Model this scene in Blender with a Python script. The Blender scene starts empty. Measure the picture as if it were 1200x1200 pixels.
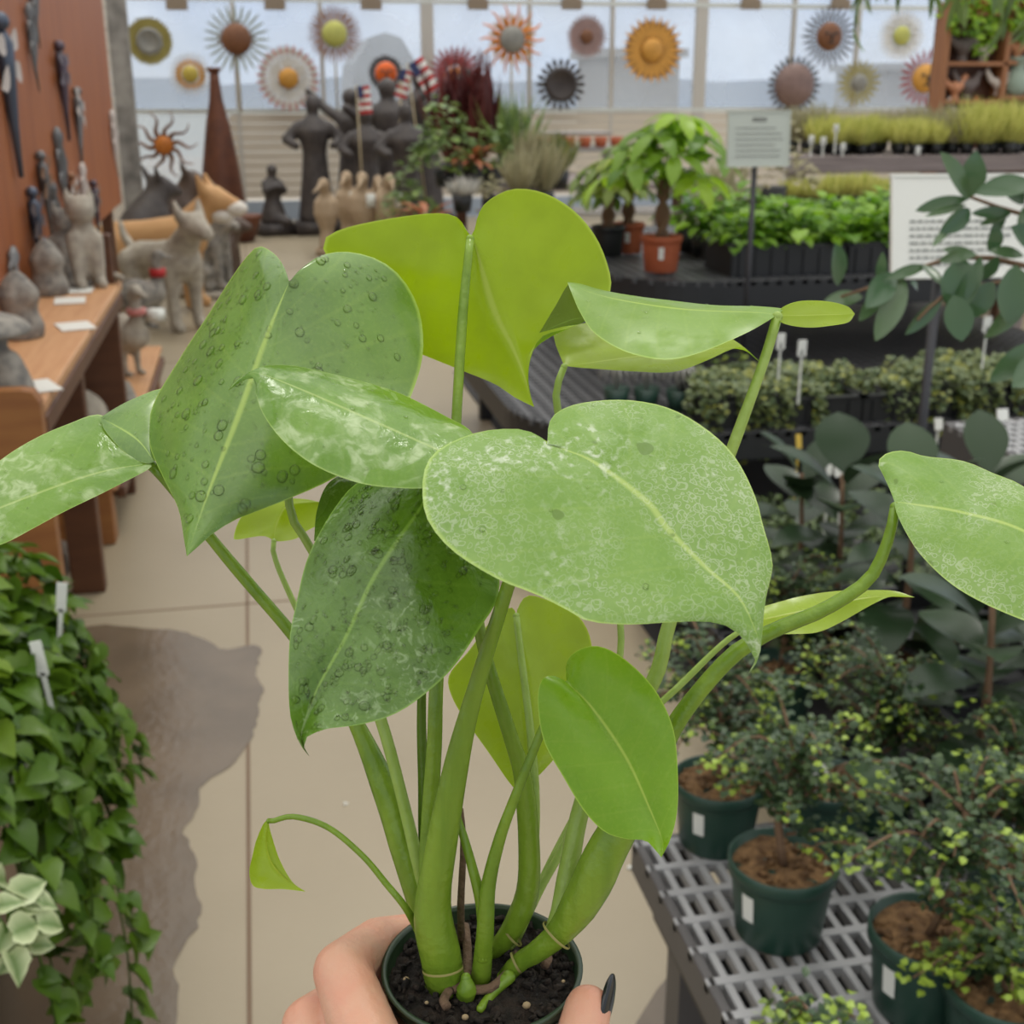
import bpy, bmesh, math, random
from mathutils import Vector as V, Matrix, Quaternion, noise as mnoise

# ------------------------------------------------------------------ camera, sky, exposure
S = bpy.context.scene
FPX, CAM_H = 1459.0, 1.5
PITCH, YAW = math.radians(18.7), math.radians(11.5)
FW = V((math.sin(YAW)*math.cos(PITCH), math.cos(YAW)*math.cos(PITCH), -math.sin(PITCH)))
RT = V((math.cos(YAW), -math.sin(YAW), 0))
UP = RT.cross(FW)
CP = V((0, 0, CAM_H))
cd = bpy.data.cameras.new('camera')
cam = bpy.data.objects.new('camera', cd)
S.collection.objects.link(cam)
cam.matrix_world = Matrix(((RT.x, UP.x, -FW.x, CP.x), (RT.y, UP.y, -FW.y, CP.y), (RT.z, UP.z, -FW.z, CP.z), (0, 0, 0, 1)))
cd.sensor_width = 36; cd.sensor_fit = 'HORIZONTAL'
cd.lens = 36*FPX/1200
cd.clip_start = 0.02; cd.clip_end = 500
cd.dof.use_dof = True; cd.dof.focus_distance = 0.385; cd.dof.aperture_fstop = 25
S.camera = cam

S.view_settings.view_transform = 'Standard'
S.view_settings.look = 'None'
S.view_settings.gamma = 1
S.view_settings.exposure = 0.12
S.view_settings.use_curve_mapping = False

W = bpy.data.worlds.new('sky'); S.world = W; W.use_nodes = True
wn, wl = W.node_tree.nodes, W.node_tree.links
wn.clear()
wo = wn.new('ShaderNodeOutputWorld'); wb = wn.new('ShaderNodeBackground')
wt = wn.new('ShaderNodeTexCoord'); ws = wn.new('ShaderNodeSeparateXYZ')
wr = wn.new('ShaderNodeValToRGB')
wl.new(wt.outputs['Generated'], ws.inputs[0]); wl.new(ws.outputs['Z'], wr.inputs[0])
wr.color_ramp.elements[0].position = 0.0; wr.color_ramp.elements[0].color = (0.74, 0.83, 0.98, 1)
wr.color_ramp.elements[1].position = 0.75; wr.color_ramp.elements[1].color = (2.2, 2.17, 2.08, 1)
e = wr.color_ramp.elements.new(0.12); e.color = (0.66, 0.77, 1.0, 1)
e = wr.color_ramp.elements.new(0.35); e.color = (0.62, 0.63, 0.64, 1)
wc = wn.new('ShaderNodeTexNoise'); wc.inputs['Scale'].default_value = 7; wc.inputs['Detail'].default_value = 5
wk = wn.new('ShaderNodeMapRange'); wk.inputs['From Min'].default_value = .38; wk.inputs['From Max'].default_value = .66; wk.inputs['To Min'].default_value = 0; wk.inputs['To Max'].default_value = .55
wq = wn.new('ShaderNodeMix'); wq.data_type = 'RGBA'; wq.inputs['B'].default_value = (1.12, 1.12, 1.12, 1)   # broken white cloud
wl.new(wt.outputs['Generated'], wc.inputs[0]); wl.new(wc.outputs['Fac'], wk.inputs[0]); wl.new(wk.outputs[0], wq.inputs['Factor'])
wl.new(wr.outputs[0], wq.inputs['A']); wl.new(wq.outputs['Result'], wb.inputs[0]); wb.inputs[1].default_value = 0.92
wl.new(wb.outputs[0], wo.inputs[0])
sl = bpy.data.lights.new('sun', 'SUN'); sl.energy = 0.8; sl.angle = math.radians(11); sl.color = (1, .97, .9)
so = bpy.data.objects.new('sun', sl); S.collection.objects.link(so)
so.rotation_euler = (math.radians(-16), math.radians(14), 0)   # hazy daylight through the roof

# ------------------------------------------------------------------ rays through the photograph
def ray(px, py): return FW + RT*((px-600)/FPX) + UP*((600-py)/FPX)
def aZ(px, py, z=0.0): d = ray(px, py); return CP + d*((z-CAM_H)/d.z)
def aY(px, py, y): d = ray(px, py); return CP + d*(y/d.y)
def aX(px, py, x): d = ray(px, py); return CP + d*(x/d.x)
def aD(px, py, k): return CP + ray(px, py)*k

# ------------------------------------------------------------------ materials
def mat(name, col, rough=.6, metal=0.0, spec=.5, noise=None, bump=0.0, bscale=60, trans=0.0, sss=0.0, coords='Object', tint=None, emit=None, backcol=None):
    m = bpy.data.materials.new(name); m.use_nodes = True
    n, l = m.node_tree.nodes, m.node_tree.links
    b = n['Principled BSDF']; out = n['Material Output']
    b.inputs['Roughness'].default_value = rough; b.inputs['Metallic'].default_value = metal
    b.inputs['Specular IOR Level'].default_value = spec
    tc = n.new('ShaderNodeTexCoord')
    src = None
    c4 = (*col, 1)
    rgb = n.new('ShaderNodeRGB'); rgb.outputs[0].default_value = c4; src = rgb.outputs[0]
    if tint:      # a second own colour of the leaves, per leaf
        at = n.new('ShaderNodeAttribute'); at.attribute_name = 'tint'
        mx = n.new('ShaderNodeMix'); mx.data_type = 'RGBA'
        l.new(at.outputs['Fac'], mx.inputs['Factor']); l.new(src, mx.inputs['A']); mx.inputs['B'].default_value = (*tint, 1)
        src = mx.outputs['Result']
    if noise:     # (scale, second colour, strength[, stretch])
        nt = n.new('ShaderNodeTexNoise'); nt.inputs['Scale'].default_value = noise[0]; nt.inputs['Detail'].default_value = 6
        if len(noise) > 3:
            mp = n.new('ShaderNodeMapping'); mp.inputs['Scale'].default_value = noise[3]
            l.new(tc.outputs[coords], mp.inputs[0]); l.new(mp.outputs[0], nt.inputs[0])
        else: l.new(tc.outputs[coords], nt.inputs[0])
        rp = n.new('ShaderNodeMapRange'); rp.inputs['From Min'].default_value = .38; rp.inputs['From Max'].default_value = .66
        rp.inputs['To Max'].default_value = noise[2]
        l.new(nt.outputs['Fac'], rp.inputs[0])
        mx = n.new('ShaderNodeMix'); mx.data_type = 'RGBA'
        l.new(rp.outputs[0], mx.inputs['Factor']); l.new(src, mx.inputs['A']); mx.inputs['B'].default_value = (*noise[1], 1)
        src = mx.outputs['Result']
    if backcol:
        ge = n.new('ShaderNodeNewGeometry'); mx = n.new('ShaderNodeMix'); mx.data_type = 'RGBA'
        l.new(ge.outputs['Backfacing'], mx.inputs['Factor']); l.new(src, mx.inputs['A']); mx.inputs['B'].default_value = (*backcol, 1)
        src = mx.outputs['Result']
    l.new(src, b.inputs['Base Color'])
    if bump:
        bt = n.new('ShaderNodeTexNoise'); bt.inputs['Scale'].default_value = bscale; bt.inputs['Detail'].default_value = 5
        l.new(tc.outputs[coords], bt.inputs[0])
        bp = n.new('ShaderNodeBump'); bp.inputs['Strength'].default_value = bump; bp.inputs['Distance'].default_value = .01
        l.new(bt.outputs['Fac'], bp.inputs['Height']); l.new(bp.outputs[0], b.inputs['Normal'])
    if sss:
        b.inputs['Subsurface Weight'].default_value = sss; b.inputs['Subsurface Radius'].default_value = (.012, .005, .003); b.inputs['Subsurface Scale'].default_value = 1
    if emit:
        b.inputs['Emission Color'].default_value = (*emit, 1); b.inputs['Emission Strength'].default_value = 1
    if trans:
        t = n.new('ShaderNodeBsdfTranslucent'); l.new(src, t.inputs[0])
        ms = n.new('ShaderNodeMixShader'); ms.inputs[0].default_value = trans
        l.new(b.outputs[0], ms.inputs[1]); l.new(t.outputs[0], ms.inputs[2]); l.new(ms.outputs[0], out.inputs[0])
    m['src'] = 1
    return m

M = {}
def dm(k, *a, **kw): M[k] = mat(k, *a, **kw)
dm('black_plastic', (.012, .013, .014), .45)
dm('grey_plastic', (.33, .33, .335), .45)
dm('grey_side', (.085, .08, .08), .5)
dm('bench_sheen', (.075, .075, .078), .4)  # bench black lightened for the grey reflections on the mesh tops
dm('bench_black', (.02, .021, .023), .5)
dm('pot_green', (.016, .05, .034), .42, noise=(9, (.022, .066, .045), .6))
dm('terracotta', (.36, .085, .03), .7, noise=(14, (.45, .12, .05), .6))
dm('soil', (.010, .007, .005), .95, noise=(160, (.035, .022, .014), .8), bump=.8, bscale=220)
dm('bark', (.12, .062, .025), .9, noise=(70, (.30, .17, .07), .9), bump=.9, bscale=120)
dm('twig', (.17, .10, .055), .8)
dm('white_card', (.74, .75, .70), .5)
dm('pale_sign', (.52, .56, .50), .5)
dm('ink', (.24, .25, .23), .7)
dm('rust_board', (.34, .105, .026), .55, noise=(3.0, (.25, .066, .016), .8, (1, 6, .35)))
dm('bench_wood', (.56, .31, .15), .5, noise=(5, (.47, .235, .105), .8, (9, .7, 1)))
dm('dark_wood', (.11, .042, .016), .5, noise=(5, (.075, .026, .010), .8, (1, 1, 6)))
dm('bench_end', (.30, .125, .034), .5, noise=(4, (.22, .08, .022), .8, (1, 1, 7)))
dm('weathered_wood', (.25, .21, .20), .8, noise=(6, (.16, .13, .125), .8, (.5, 6, 6)))
dm('cubby_wood', (.36, .155, .065), .6, noise=(6, (.27, .11, .045), .8, (1, 1, .2)))
dm('concrete_statue', (.42, .38, .31), .85, noise=(18, (.25, .22, .18), .8), bump=.4, bscale=40)
dm('grey_statue', (.30, .275, .235), .85, noise=(18, (.10, .095, .09), .8), bump=.4, bscale=40)
dm('dark_statue', (.040, .032, .031), .55, noise=(10, (.085, .07, .062), .7))
dm('bronze_statue', (.085, .05, .032), .5, noise=(8, (.05, .033, .026), .7))
dm('tan_statue', (.50, .285, .12), .7, noise=(8, (.42, .22, .085), .7))
dm('white_statue', (.62, .58, .52), .7)
dm('tan_wood', (.44, .33, .22), .8, noise=(10, (.33, .24, .15), .7, (3, 3, .5)))
dm('rust_metal', (.15, .052, .025), .5, .3, noise=(6, (.085, .03, .018), .8))
dm('skin', (.60, .335, .225), .45, sss=.25, noise=(70, (.60, .265, .175), .7), bump=.10, bscale=420)
dm('nail_black', (.008, .010, .012), .18)
dm('stone', (.155, .125, .10), .9, noise=(14, (.09, .07, .055), .8), bump=.6, bscale=30)
dm('red', (.45, .02, .02), .6); dm('pink', (.55, .2, .18), .6); dm('blue', (.05, .19, .26), .5)
dm('steel', (.34, .32, .30), .45, .6); dm('iron', (.05, .05, .055), .5, .4)
dm('post_paint', (.52, .49, .44), .6); dm('rail_paint', (.62, .64, .60), .6); dm('clip_brown', (.26, .20, .14), .7)
dm('stake', (.42, .34, .20), .6)
dm('root_brown', (.14, .085, .05), .9, bump=.5, bscale=200)
dm('perlite', (.34, .25, .14), .8)
# foliage
dm('lf_pothos', (.052, .12, .008), .35, spec=.35, trans=.32, tint=(.19, .30, .02))
dm('lf_cream', (.09, .19, .025), .35, trans=.3, tint=(.62, .68, .40))
dm('lf_rubber', (.018, .040, .015), .30, spec=.3, trans=.08, tint=(.045, .075, .035))
dm('lf_small', (.032, .068, .032), .4, trans=.25, tint=(.30, .42, .05))
dm('lf_money', (.11, .25, .018), .35, trans=.45, tint=(.38, .60, .03))
dm('lf_round', (.10, .20, .03), .38, trans=.4, tint=(.36, .42, .06))
dm('lf_bed', (.12, .28, .018), .4, trans=.45, tint=(.32, .54, .03))
dm('lf_herb', (.40, .44, .09), .6, trans=.42, tint=(.66, .64, .20))
dm('lf_grey', (.30, .29, .16), .7, trans=.35, tint=(.44, .40, .25))
dm('lf_ficus', (.05, .115, .05), .22, spec=.7, trans=.3, tint=(.11, .18, .07))
dm('lf_red', (.06, .012, .014), .45, trans=.3, tint=(.16, .03, .025))
dm('lf_orange', (.30, .085, .03), .5, trans=.3, tint=(.42, .15, .06))
dm('lf_succ', (.085, .13, .055), .5, trans=.2, tint=(.26, .28, .05))
dm('lf_low', (.04, .075, .025), .5, trans=.2, tint=(.10, .15, .03))
dm('lf_white', (.42, .42, .38), .5, trans=.3, tint=(.62, .60, .56))
dm('lf_spiky', (.10, .17, .06), .5, trans=.3, tint=(.24, .34, .08))
# sun-art metals
for k, c in dict(s_gold=(.62, .30, .05), s_yellow=(.55, .42, .07), s_olive=(.30, .25, .06), s_orange=(.62, .20, .03), s_brown=(.19, .075, .03),
                 s_dark=(.045, .034, .03), s_grey=(.26, .25, .22), s_white=(.66, .62, .55), s_pink=(.56, .27, .22), s_silver=(.36, .40, .33),
                 s_red=(.30, .045, .045), s_fire=(.75, .13, .015), s_lime=(.50, .50, .12), s_rose=(.30, .19, .17), s_dome=(.22, .14, .12)).items():
    dm(k, c, .45, .15, noise=(9, tuple(x*.7 for x in c), .6))

# ------------------------------------------------------------------ mesh building
class MB:
    def __init__(s, org=(0, 0, 0)): s.v = []; s.f = []; s.t = []; s.o = V(org); s.m = []; s.cm = 0; s.tint = 0.0
    def add(s, vs, fs):
        b = len(s.v); s.v += [V(p)-s.o for p in vs]; s.t += [s.tint]*len(vs)
        s.f += [tuple(b+i for i in f) for f in fs]; s.m += [s.cm]*len(fs)
    def box(s, c, d, R=None, bev=0):
        c = V(c); x, y, z = d[0]/2, d[1]/2, d[2]/2
        P = [V((sx*x, sy*y, sz*z)) for sx in (-1, 1) for sy in (-1, 1) for sz in (-1, 1)]
        if R is not None: P = [R @ p for p in P]
        s.add([c+p for p in P], [(0, 1, 3, 2), (4, 6, 7, 5), (0, 4, 5, 1), (2, 3, 7, 6), (0, 2, 6, 4), (1, 5, 7, 3)])
    def tube(s, path, rad, n=8, caps=True, flat=1.0):
        path = [V(p) for p in path]; N = len(path)
        if not hasattr(rad, '__len__'): rad = [rad]*N
        t0 = (path[1]-path[0]).normalized()
        a = t0.orthogonal().normalized(); vs = []; fs = []
        for i, p in enumerate(path):
            t = (path[min(i+1, N-1)]-path[max(i-1, 0)]).normalized()
            a = (a-t*a.dot(t))
            a = a.normalized() if a.length > 1e-6 else t.orthogonal().normalized()
            b = t.cross(a)
            for k in range(n):
                q = 2*math.pi*k/n
                vs.append(p+(a*math.cos(q)+b*math.sin(q)*flat)*rad[i])
        for i in range(N-1):
            for k in range(n):
                k2 = (k+1) % n
                fs.append((i*n+k, i*n+k2, (i+1)*n+k2, (i+1)*n+k))
        if caps: fs += [tuple(range(n-1, -1, -1)), tuple((N-1)*n+k for k in range(n))]
        s.add(vs, fs)
    def lathe(s, c, prof, n=24, ax=None, caps=True):
        c = V(c); Q = V((0, 0, 1)).rotation_difference(V(ax).normalized()) if ax is not None else Quaternion()
        vs = []; fs = []
        for r, z in prof:
            for k in range(n):
                q = 2*math.pi*k/n; vs.append(c+Q @ V((r*math.cos(q), r*math.sin(q), z)))
        for i in range(len(prof)-1):
            for k in range(n):
                k2 = (k+1) % n; fs.append((i*n+k, i*n+k2, (i+1)*n+k2, (i+1)*n+k))
        if caps: fs += [tuple(range(n-1, -1, -1)), tuple((len(prof)-1)*n+k for k in range(n))]
        s.add(vs, fs)
    def ball(s, c, r, n=12, m=8, R=None):
        c = V(c); r = (r, r, r) if not hasattr(r, '__len__') else r
        vs = []; fs = []
        for i in range(1, m):
            th = math.pi*i/m
            for k in range(n):
                q = 2*math.pi*k/n
                p = V((r[0]*math.sin(th)*math.cos(q), r[1]*math.sin(th)*math.sin(q), r[2]*math.cos(th)))
                vs.append(c+(R @ p if R is not None else p))
        a = len(vs)
        for z in (1, -1):
            p = V((0, 0, z*r[2])); vs.append(c+(R @ p if R is not None else p))
        for i in range(m-2):
            for k in range(n):
                k2 = (k+1) % n; fs.append((i*n+k, (i+1)*n+k, (i+1)*n+k2, i*n+k2))
        for k in range(n):
            k2 = (k+1) % n; fs.append((a, k, k2)); fs.append((a+1, (m-2)*n+k2, (m-2)*n+k))
        s.add(vs, fs)
    def leaf(s, base, d, up, L, Wd, droop=.2, cup=.15, n=5, peak=.42, tint=None, tip=.0):
        """one leaf blade: folded along its midrib, drooping to the tip"""
        base = V(base); d = V(d).normalized(); up = V(up); up = (up-d*up.dot(d))
        up = up.normalized() if up.length > 1e-5 else d.orthogonal().normalized()
        sd = d.cross(up); vs = []; fs = []
        if tint is not None: s.tint = tint
        for i in range(n+1):
            t = i/n
            w = Wd*.5*(max(0, math.sin(math.pi*t**(math.log(.5)/math.log(peak))))**.8) + (Wd*.03 if 0 < i < n else 0)
            c = base+d*(L*t*(1-.25*droop*t))-up*(droop*L*t*t)
            vs += [c-sd*w+up*cup*w*2, c, c+sd*w+up*cup*w*2]
        for i in range(n):
            a = i*3; fs += [(a, a+1, a+4, a+3), (a+1, a+2, a+5, a+4)]
        s.add(vs, fs)
    def build(s, name, mats, parent=None, smooth=True, link=True):
        me = bpy.data.meshes.new(name)
        me.from_pydata([tuple(p) for p in s.v], [], s.f)
        if not isinstance(mats, (list, tuple)): mats = [mats]
        for m in mats: me.materials.append(M[m] if isinstance(m, str) else m)
        if len(mats) > 1: me.polygons.foreach_set('material_index', s.m)
        if any(s.t):
            a = me.attributes.new('tint', 'FLOAT', 'POINT'); a.data.foreach_set('value', s.t)
        me.polygons.foreach_set('use_smooth', [smooth]*len(me.polygons))
        me.update()
        o = bpy.data.objects.new(name, me); S.collection.objects.link(o)
        if parent: o.parent = parent
        elif s.o.length > 0: o.location = s.o
        return o

def tag(o, label, cat, group=None, kind=None):
    o['label'] = label; o['category'] = cat
    if group: o['group'] = group
    if kind: o['kind'] = kind
    return o
def struct(o): o['kind'] = 'structure'; return o
def thing(name, label, cat, loc=(0, 0, 0), group=None, rz=0):
    o = bpy.data.objects.new(name, None); S.collection.objects.link(o); o.empty_display_size = .05
    o.location = loc; o.rotation_euler = (0, 0, rz)
    return tag(o, label, cat, group)
def dup(root, loc, rz=0, label=None, scale=1, group=None):
    r = root.copy(); S.collection.objects.link(r); r.location = loc; r.rotation_euler = (0, 0, rz); r.scale = (scale,)*3
    if label: r['label'] = label
    if group: r['group'] = group
    for ch in list(root.children):
        c = ch.copy(); S.collection.objects.link(c); c.parent = r
        for g in ch.children:
            h = g.copy(); S.collection.objects.link(h); h.parent = c
    return r
def bevel(o, w=.004, seg=2):
    b = o.modifiers.new('bevel', 'BEVEL'); b.width = w; b.segments = seg; b.limit_method = 'ANGLE'
    return o
def organic(name, mb, m, vox, parent=None, smooth=4, link=True):
    """merge overlapping rounded masses into one continuous skin"""
    o = mb.build(name, m)
    r = o.modifiers.new('r', 'REMESH'); r.mode = 'VOXEL'; r.voxel_size = vox; r.use_smooth_shade = True
    if smooth:
        q = o.modifiers.new('s', 'SMOOTH'); q.factor = .5; q.iterations = smooth
    dg = bpy.context.evaluated_depsgraph_get()
    me = bpy.data.meshes.new_from_object(o.evaluated_get(dg))
    loc = o.location.copy(); old = o.data
    o.modifiers.clear(); o.data = me; bpy.data.meshes.remove(old); me.name = name
    if parent: o.parent = parent; o.location = (0, 0, 0)
    return o
def limb(mb, pts, rad, n=10):
    """a chain of tapering rounded segments"""
    pts = [V(p) for p in pts]
    for i, p in enumerate(pts): mb.ball(p, rad[i], n, 8)
    for i in range(len(pts)-1):
        if (pts[i+1]-pts[i]).length > 1e-5: mb.tube([pts[i], pts[i+1]], [rad[i], rad[i+1]], n)
def cr(P, N):
    """Catmull-Rom through points, N+1 samples even in length"""
    P = [V(p) for p in P]
    if len(P) == 2: return [P[0].lerp(P[1], i/N) for i in range(N+1)]
    Q = []
    E = [P[0]*2-P[1]]+P+[P[-1]*2-P[-2]]
    for i in range(1, len(E)-2):
        p0, p1, p2, p3 = E[i-1:i+3]
        for k in range(12):
            t = k/12
            Q.append(.5*((2*p1)+(p2-p0)*t+(2*p0-5*p1+4*p2-p3)*t*t+(3*p1-p0-3*p2+p3)*t**3))
    Q.append(P[-1])
    L = [0]
    for a, b in zip(Q, Q[1:]): L.append(L[-1]+(b-a).length)
    out = []; j = 0
    for i in range(N+1):
        s = L[-1]*i/N
        while j < len(L)-2 and L[j+1] < s: j += 1
        out.append(Q[j].lerp(Q[j+1], (s-L[j])/max(1e-9, L[j+1]-L[j])))
    return out
rnd = random.Random(7)
U = rnd.uniform

# ================================================================== THE HOUSE: floor, walls, windows
WY = 15.8
def floor_material():
    m = mat('floor_concrete', (.325, .272, .188), .38, noise=(1.1, (.27, .224, .15), .7), bump=.06, bscale=45)
    return m
mb = MB(); mb.box((2, 12, -.05), (24, 40, .1)); struct(mb.build('floor', floor_material(), smooth=False))
mb = MB()
dm('joint', (.17, .115, .075), .9)
mb.box((-.093, 8.0, .0006), (.009, 15.5, .0012)); struct(mb.build('trim_1', 'joint', smooth=False))
mb = MB()
for y in (3.64, 7.4, 11.3): mb.box((-.2, y, .0006), (2.2, .008, .0012))
struct(mb.build('trim_2', 'joint', smooth=False))
# wet concrete where the hanging pots have dripped, with its ragged outline
dm('wet_concrete', (.115, .086, .058), .16, spec=.5, noise=(5, (.15, .112, .075), .9), bump=.10, bscale=38)
edge = [(128, 732), (165, 737), (205, 738), (238, 750), (262, 762), (288, 758), (303, 760), (305, 800), (300, 850), (286, 880), (262, 905), (236, 925), (226, 955), (222, 985), (232, 1040), (226, 1085), (214, 1120), (208, 1160), (204, 1200), (195, 1330)]
pts = cr([aZ(x, y) for x, y in edge], 90)
pts = [p+V((mnoise.noise(p*9)*.022+mnoise.noise(p*30)*.011, mnoise.noise(p*11+V((5, 0, 0)))*.012, .002)) for p in pts]
pts += [V((-.9, 1.5, .002)), V((-1.2, 2.4, .002)), V((-1.1, 3.5, .002))]
mb = MB(); c = V((-.5, 2.5, .002))
mb.add([c]+pts, [(0, i+1, (i+1) % len(pts)+1) for i in range(len(pts))])
o = mb.build('dark_patch', 'wet_concrete', smooth=False); tag(o, 'dark wet patch with ragged edge on the concrete aisle floor', 'puddle')
pts2 = [aZ(x, y)+V((0, 0, .002)) for x, y in ((800, 1125), (770, 1160), (745, 1200), (735, 1260), (900, 1300), (900, 1120))]  # darker patch around the far left corner of the slotted bench
mb = MB(); mb.add(pts2, [tuple(range(5, -1, -1))]); o = mb.build('dark_patch', 'wet_concrete', smooth=False)
tag(o, 'small dark patch on the floor by the slotted grey bench', 'puddle')

# back wall: posts, rails, translucent panes
def glazing():
    m = bpy.data.materials.new('hazy_glazing'); m.use_nodes = True
    n, l = m.node_tree.nodes, m.node_tree.links
    out = n['Material Output']; b = n['Principled BSDF']
    b.inputs['Base Color'].default_value = (.72, .78, .85, 1); b.inputs['Roughness'].default_value = .4
    tr = n.new('ShaderNodeBsdfTransparent'); tr.inputs[0].default_value = (.94, .97, 1, 1)
    tl = n.new('ShaderNodeBsdfTranslucent'); tl.inputs[0].default_value = (.80, .85, .92, 1)
    a = n.new('ShaderNodeMixShader'); a.inputs[0].default_value = .5; l.new(b.outputs[0], a.inputs[1]); l.new(tl.outputs[0], a.inputs[2])
    tc = n.new('ShaderNodeTexCoord'); nt = n.new('ShaderNodeTexNoise'); nt.inputs['Scale'].default_value = 1.6
    l.new(tc.outputs['Object'], nt.inputs[0]); mr = n.new('ShaderNodeMapRange'); mr.inputs['To Min'].default_value = .55; mr.inputs['To Max'].default_value = .9
    l.new(nt.outputs['Fac'], mr.inputs[0])
    c = n.new('ShaderNodeMixShader'); l.new(mr.outputs[0], c.inputs[0]); l.new(a.outputs[0], c.inputs[1]); l.new(tr.outputs[0], c.inputs[2])
    l.new(c.outputs[0], out.inputs[0]); return m
M['hazy_glazing'] = glazing()
wx = [-1.36, -.08, .92, 2.18, 3.43, 4.47, 5.62, 6.84, 7.72, 9.1, 10.6]
thick = {2.18, 5.62}
zr = 1.27
for i, (a, b) in enumerate(zip(wx, wx[1:])):
    mb = MB(); mb.box(((a+b)/2, WY+.03, (2.62+zr)/2+.0), (b-a-.005, .012, 2.62-zr))
    struct(mb.build(f'window_{i+1}', 'hazy_glazing', smooth=False))
mb = MB(); mb.box((-.72, WY+.03, .66), (1.28, .012, 1.20)); struct(mb.build('window_12', 'hazy_glazing', smooth=False))
mb = MB()
for x in wx: w = .15 if x in thick else .045; mb.box((x, WY, 1.35), (w, .07, 2.7))
struct(mb.build('trim_3', 'post_paint', smooth=False))
mb = MB(); mb.box((4.6, WY-.01, 2.50), (12.2, .06, .05)); mb.box((4.6, WY-.01, zr), (12.2, .06, .05)); mb.box((4.6, WY, 2.68), (12.2, .08, .08))
struct(mb.build('trim_4', 'rail_paint', smooth=False))
# lower siding in pale boards
dm('siding', (.64, .57, .47), .8, noise=(4, (.54, .47, .38), .6, (.4, 1, 8)))
dm('sill_blue', (.36, .42, .50), .6)
mb = MB()
for k in range(9): mb.box((5.2, WY-.015+.004*(k % 2), .27+.108*k+.05), (10.8, .03, .1))
struct(mb.build('wall_back', 'siding', smooth=False))
mb = MB()
for k in range(24): mb.box((-1.46+.004*(k % 2), 8.4, .06+.112*k), (.04, 14.6, .104))
struct(mb.build('wall_left', 'siding', smooth=False))
mb = MB(); mb.box((4.6, WY-.02, .12), (12.2, .04, .22)); struct(mb.build('baseboard_back', 'sill_blue', smooth=False))
clips = [207, 322, 435, 560, 670, 770, 880, 985]
for k, x in enumerate(clips):
    p = aY(x, 5, WY-.08); mb = MB(p); mb.box(p, (.24, .08, .12)); mb.box(p+V((0, .03, .08)), (.16, .05, .08))
    o = bevel(mb.build('rail_bracket', 'clip_brown', smooth=False))
    tag(o, 'small brown bracket under the top rail of the greenhouse window wall', 'bracket', 'brackets along the top rail')
# left end of the back wall: hoary post with dried vines
mb = MB(); p = aY(148, 90, 12.5); mb.box((p.x-.03, 12.5, 1.45), (.17, .15, 2.9)); dm('post_mottled', (.36, .34, .31), .9, noise=(5, (.14, .13, .12), .9)); o = mb.build('post', 'post_mottled', smooth=False)
tag(o, 'weathered grey post behind the rust coloured display panel', 'post')
# unseen roof framing, added to give the wet leaves structured reflections
mb = MB()
for k in range(14): mb.box((3.5, -3.5+1.45*k, 3.62), (17, .07, .10))
struct(mb.build('reflected_purlins', 'rail_paint', smooth=False))
mb = MB()
for x in (-2.6, .2, 3.0, 5.8, 8.6): mb.box((x, 6, 3.75), (.10, 20, .16))
struct(mb.build('reflected_rafters', 'rail_paint', smooth=False))
# what lies outside the hazy panes
dm('outside_grey', (.30, .30, .31), .9); dm('outside_hill', (.16, .19, .24), .9); dm('outside_ground', (.30, .30, .27), .95); dm('outside_tan', (.34, .32, .30), .9)
mb = MB(); mb.box((10, 75, -.15), (160, 110, .1)); struct(mb.build('ground', 'outside_ground', smooth=False))
mb = MB()
N = 40; vs = []; fs = []
for i in range(N+1):
    x = -70+170*i/N; h = 2.2+3.2*abs(mnoise.noise(V((x*.045, 3, 0))))+1.2*mnoise.noise(V((x*.16, 9, 0)))
    vs += [V((x, 110, -1)), V((x, 120, h)), V((x, 135, -1))]
for i in range(N): a = i*3; fs += [(a, a+3, a+4, a+1), (a+1, a+4, a+5, a+2)]
mb.add(vs, fs); struct(mb.build('hills', 'outside_hill'))
def outside(name, px0, px1, py0, y, z0, m, label, cat, round_=False):
    a = aY(px0, py0, y); b = aY(px1, py0, y); mb = MB(); w = (b-a).length
    c = (a+b)/2
    if round_:
        pr = [(-w/2, 0), (-w/2, (c.z)*.55), (-w*.42, c.z*.82), (-w*.22, c.z*.97), (0, c.z), (w*.22, c.z*.97), (w*.42, c.z*.82), (w/2, c.z*.55), (w/2, 0)]
        vs = [V((c.x+u, y+dy, v)) for dy in (0, 2.4) for u, v in pr]; n = len(pr)
        mb.add(vs, [tuple(range(n)), tuple(range(2*n-1, n-1, -1))]+[(i, i+n, (i+1) % n+n, (i+1) % n) for i in range(n)])
    else:
        mb.box((c.x, y+1, c.z/2-.05), (w, 2, c.z+.1)); mb.box((c.x, y+1, c.z+.05), (w+.2, 2.2, .12))
    return tag(mb.build(name, m, smooth=False), label, cat)
outside('shed', 408, 494, 38, 19, 0, 'outside_grey', 'dark rounded shed outside, seen through hazy window behind statues', 'shed', True)
outside('storage_box', 716, 797, 66, 19, 0, 'outside_tan', 'grey brown box outside the window below the golden sun', 'box')
outside('storage_box', 1040, 1130, 82, 21, 0, 'outside_grey', 'grey box outside the window beside the wooden cubby shelf', 'box')

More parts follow.
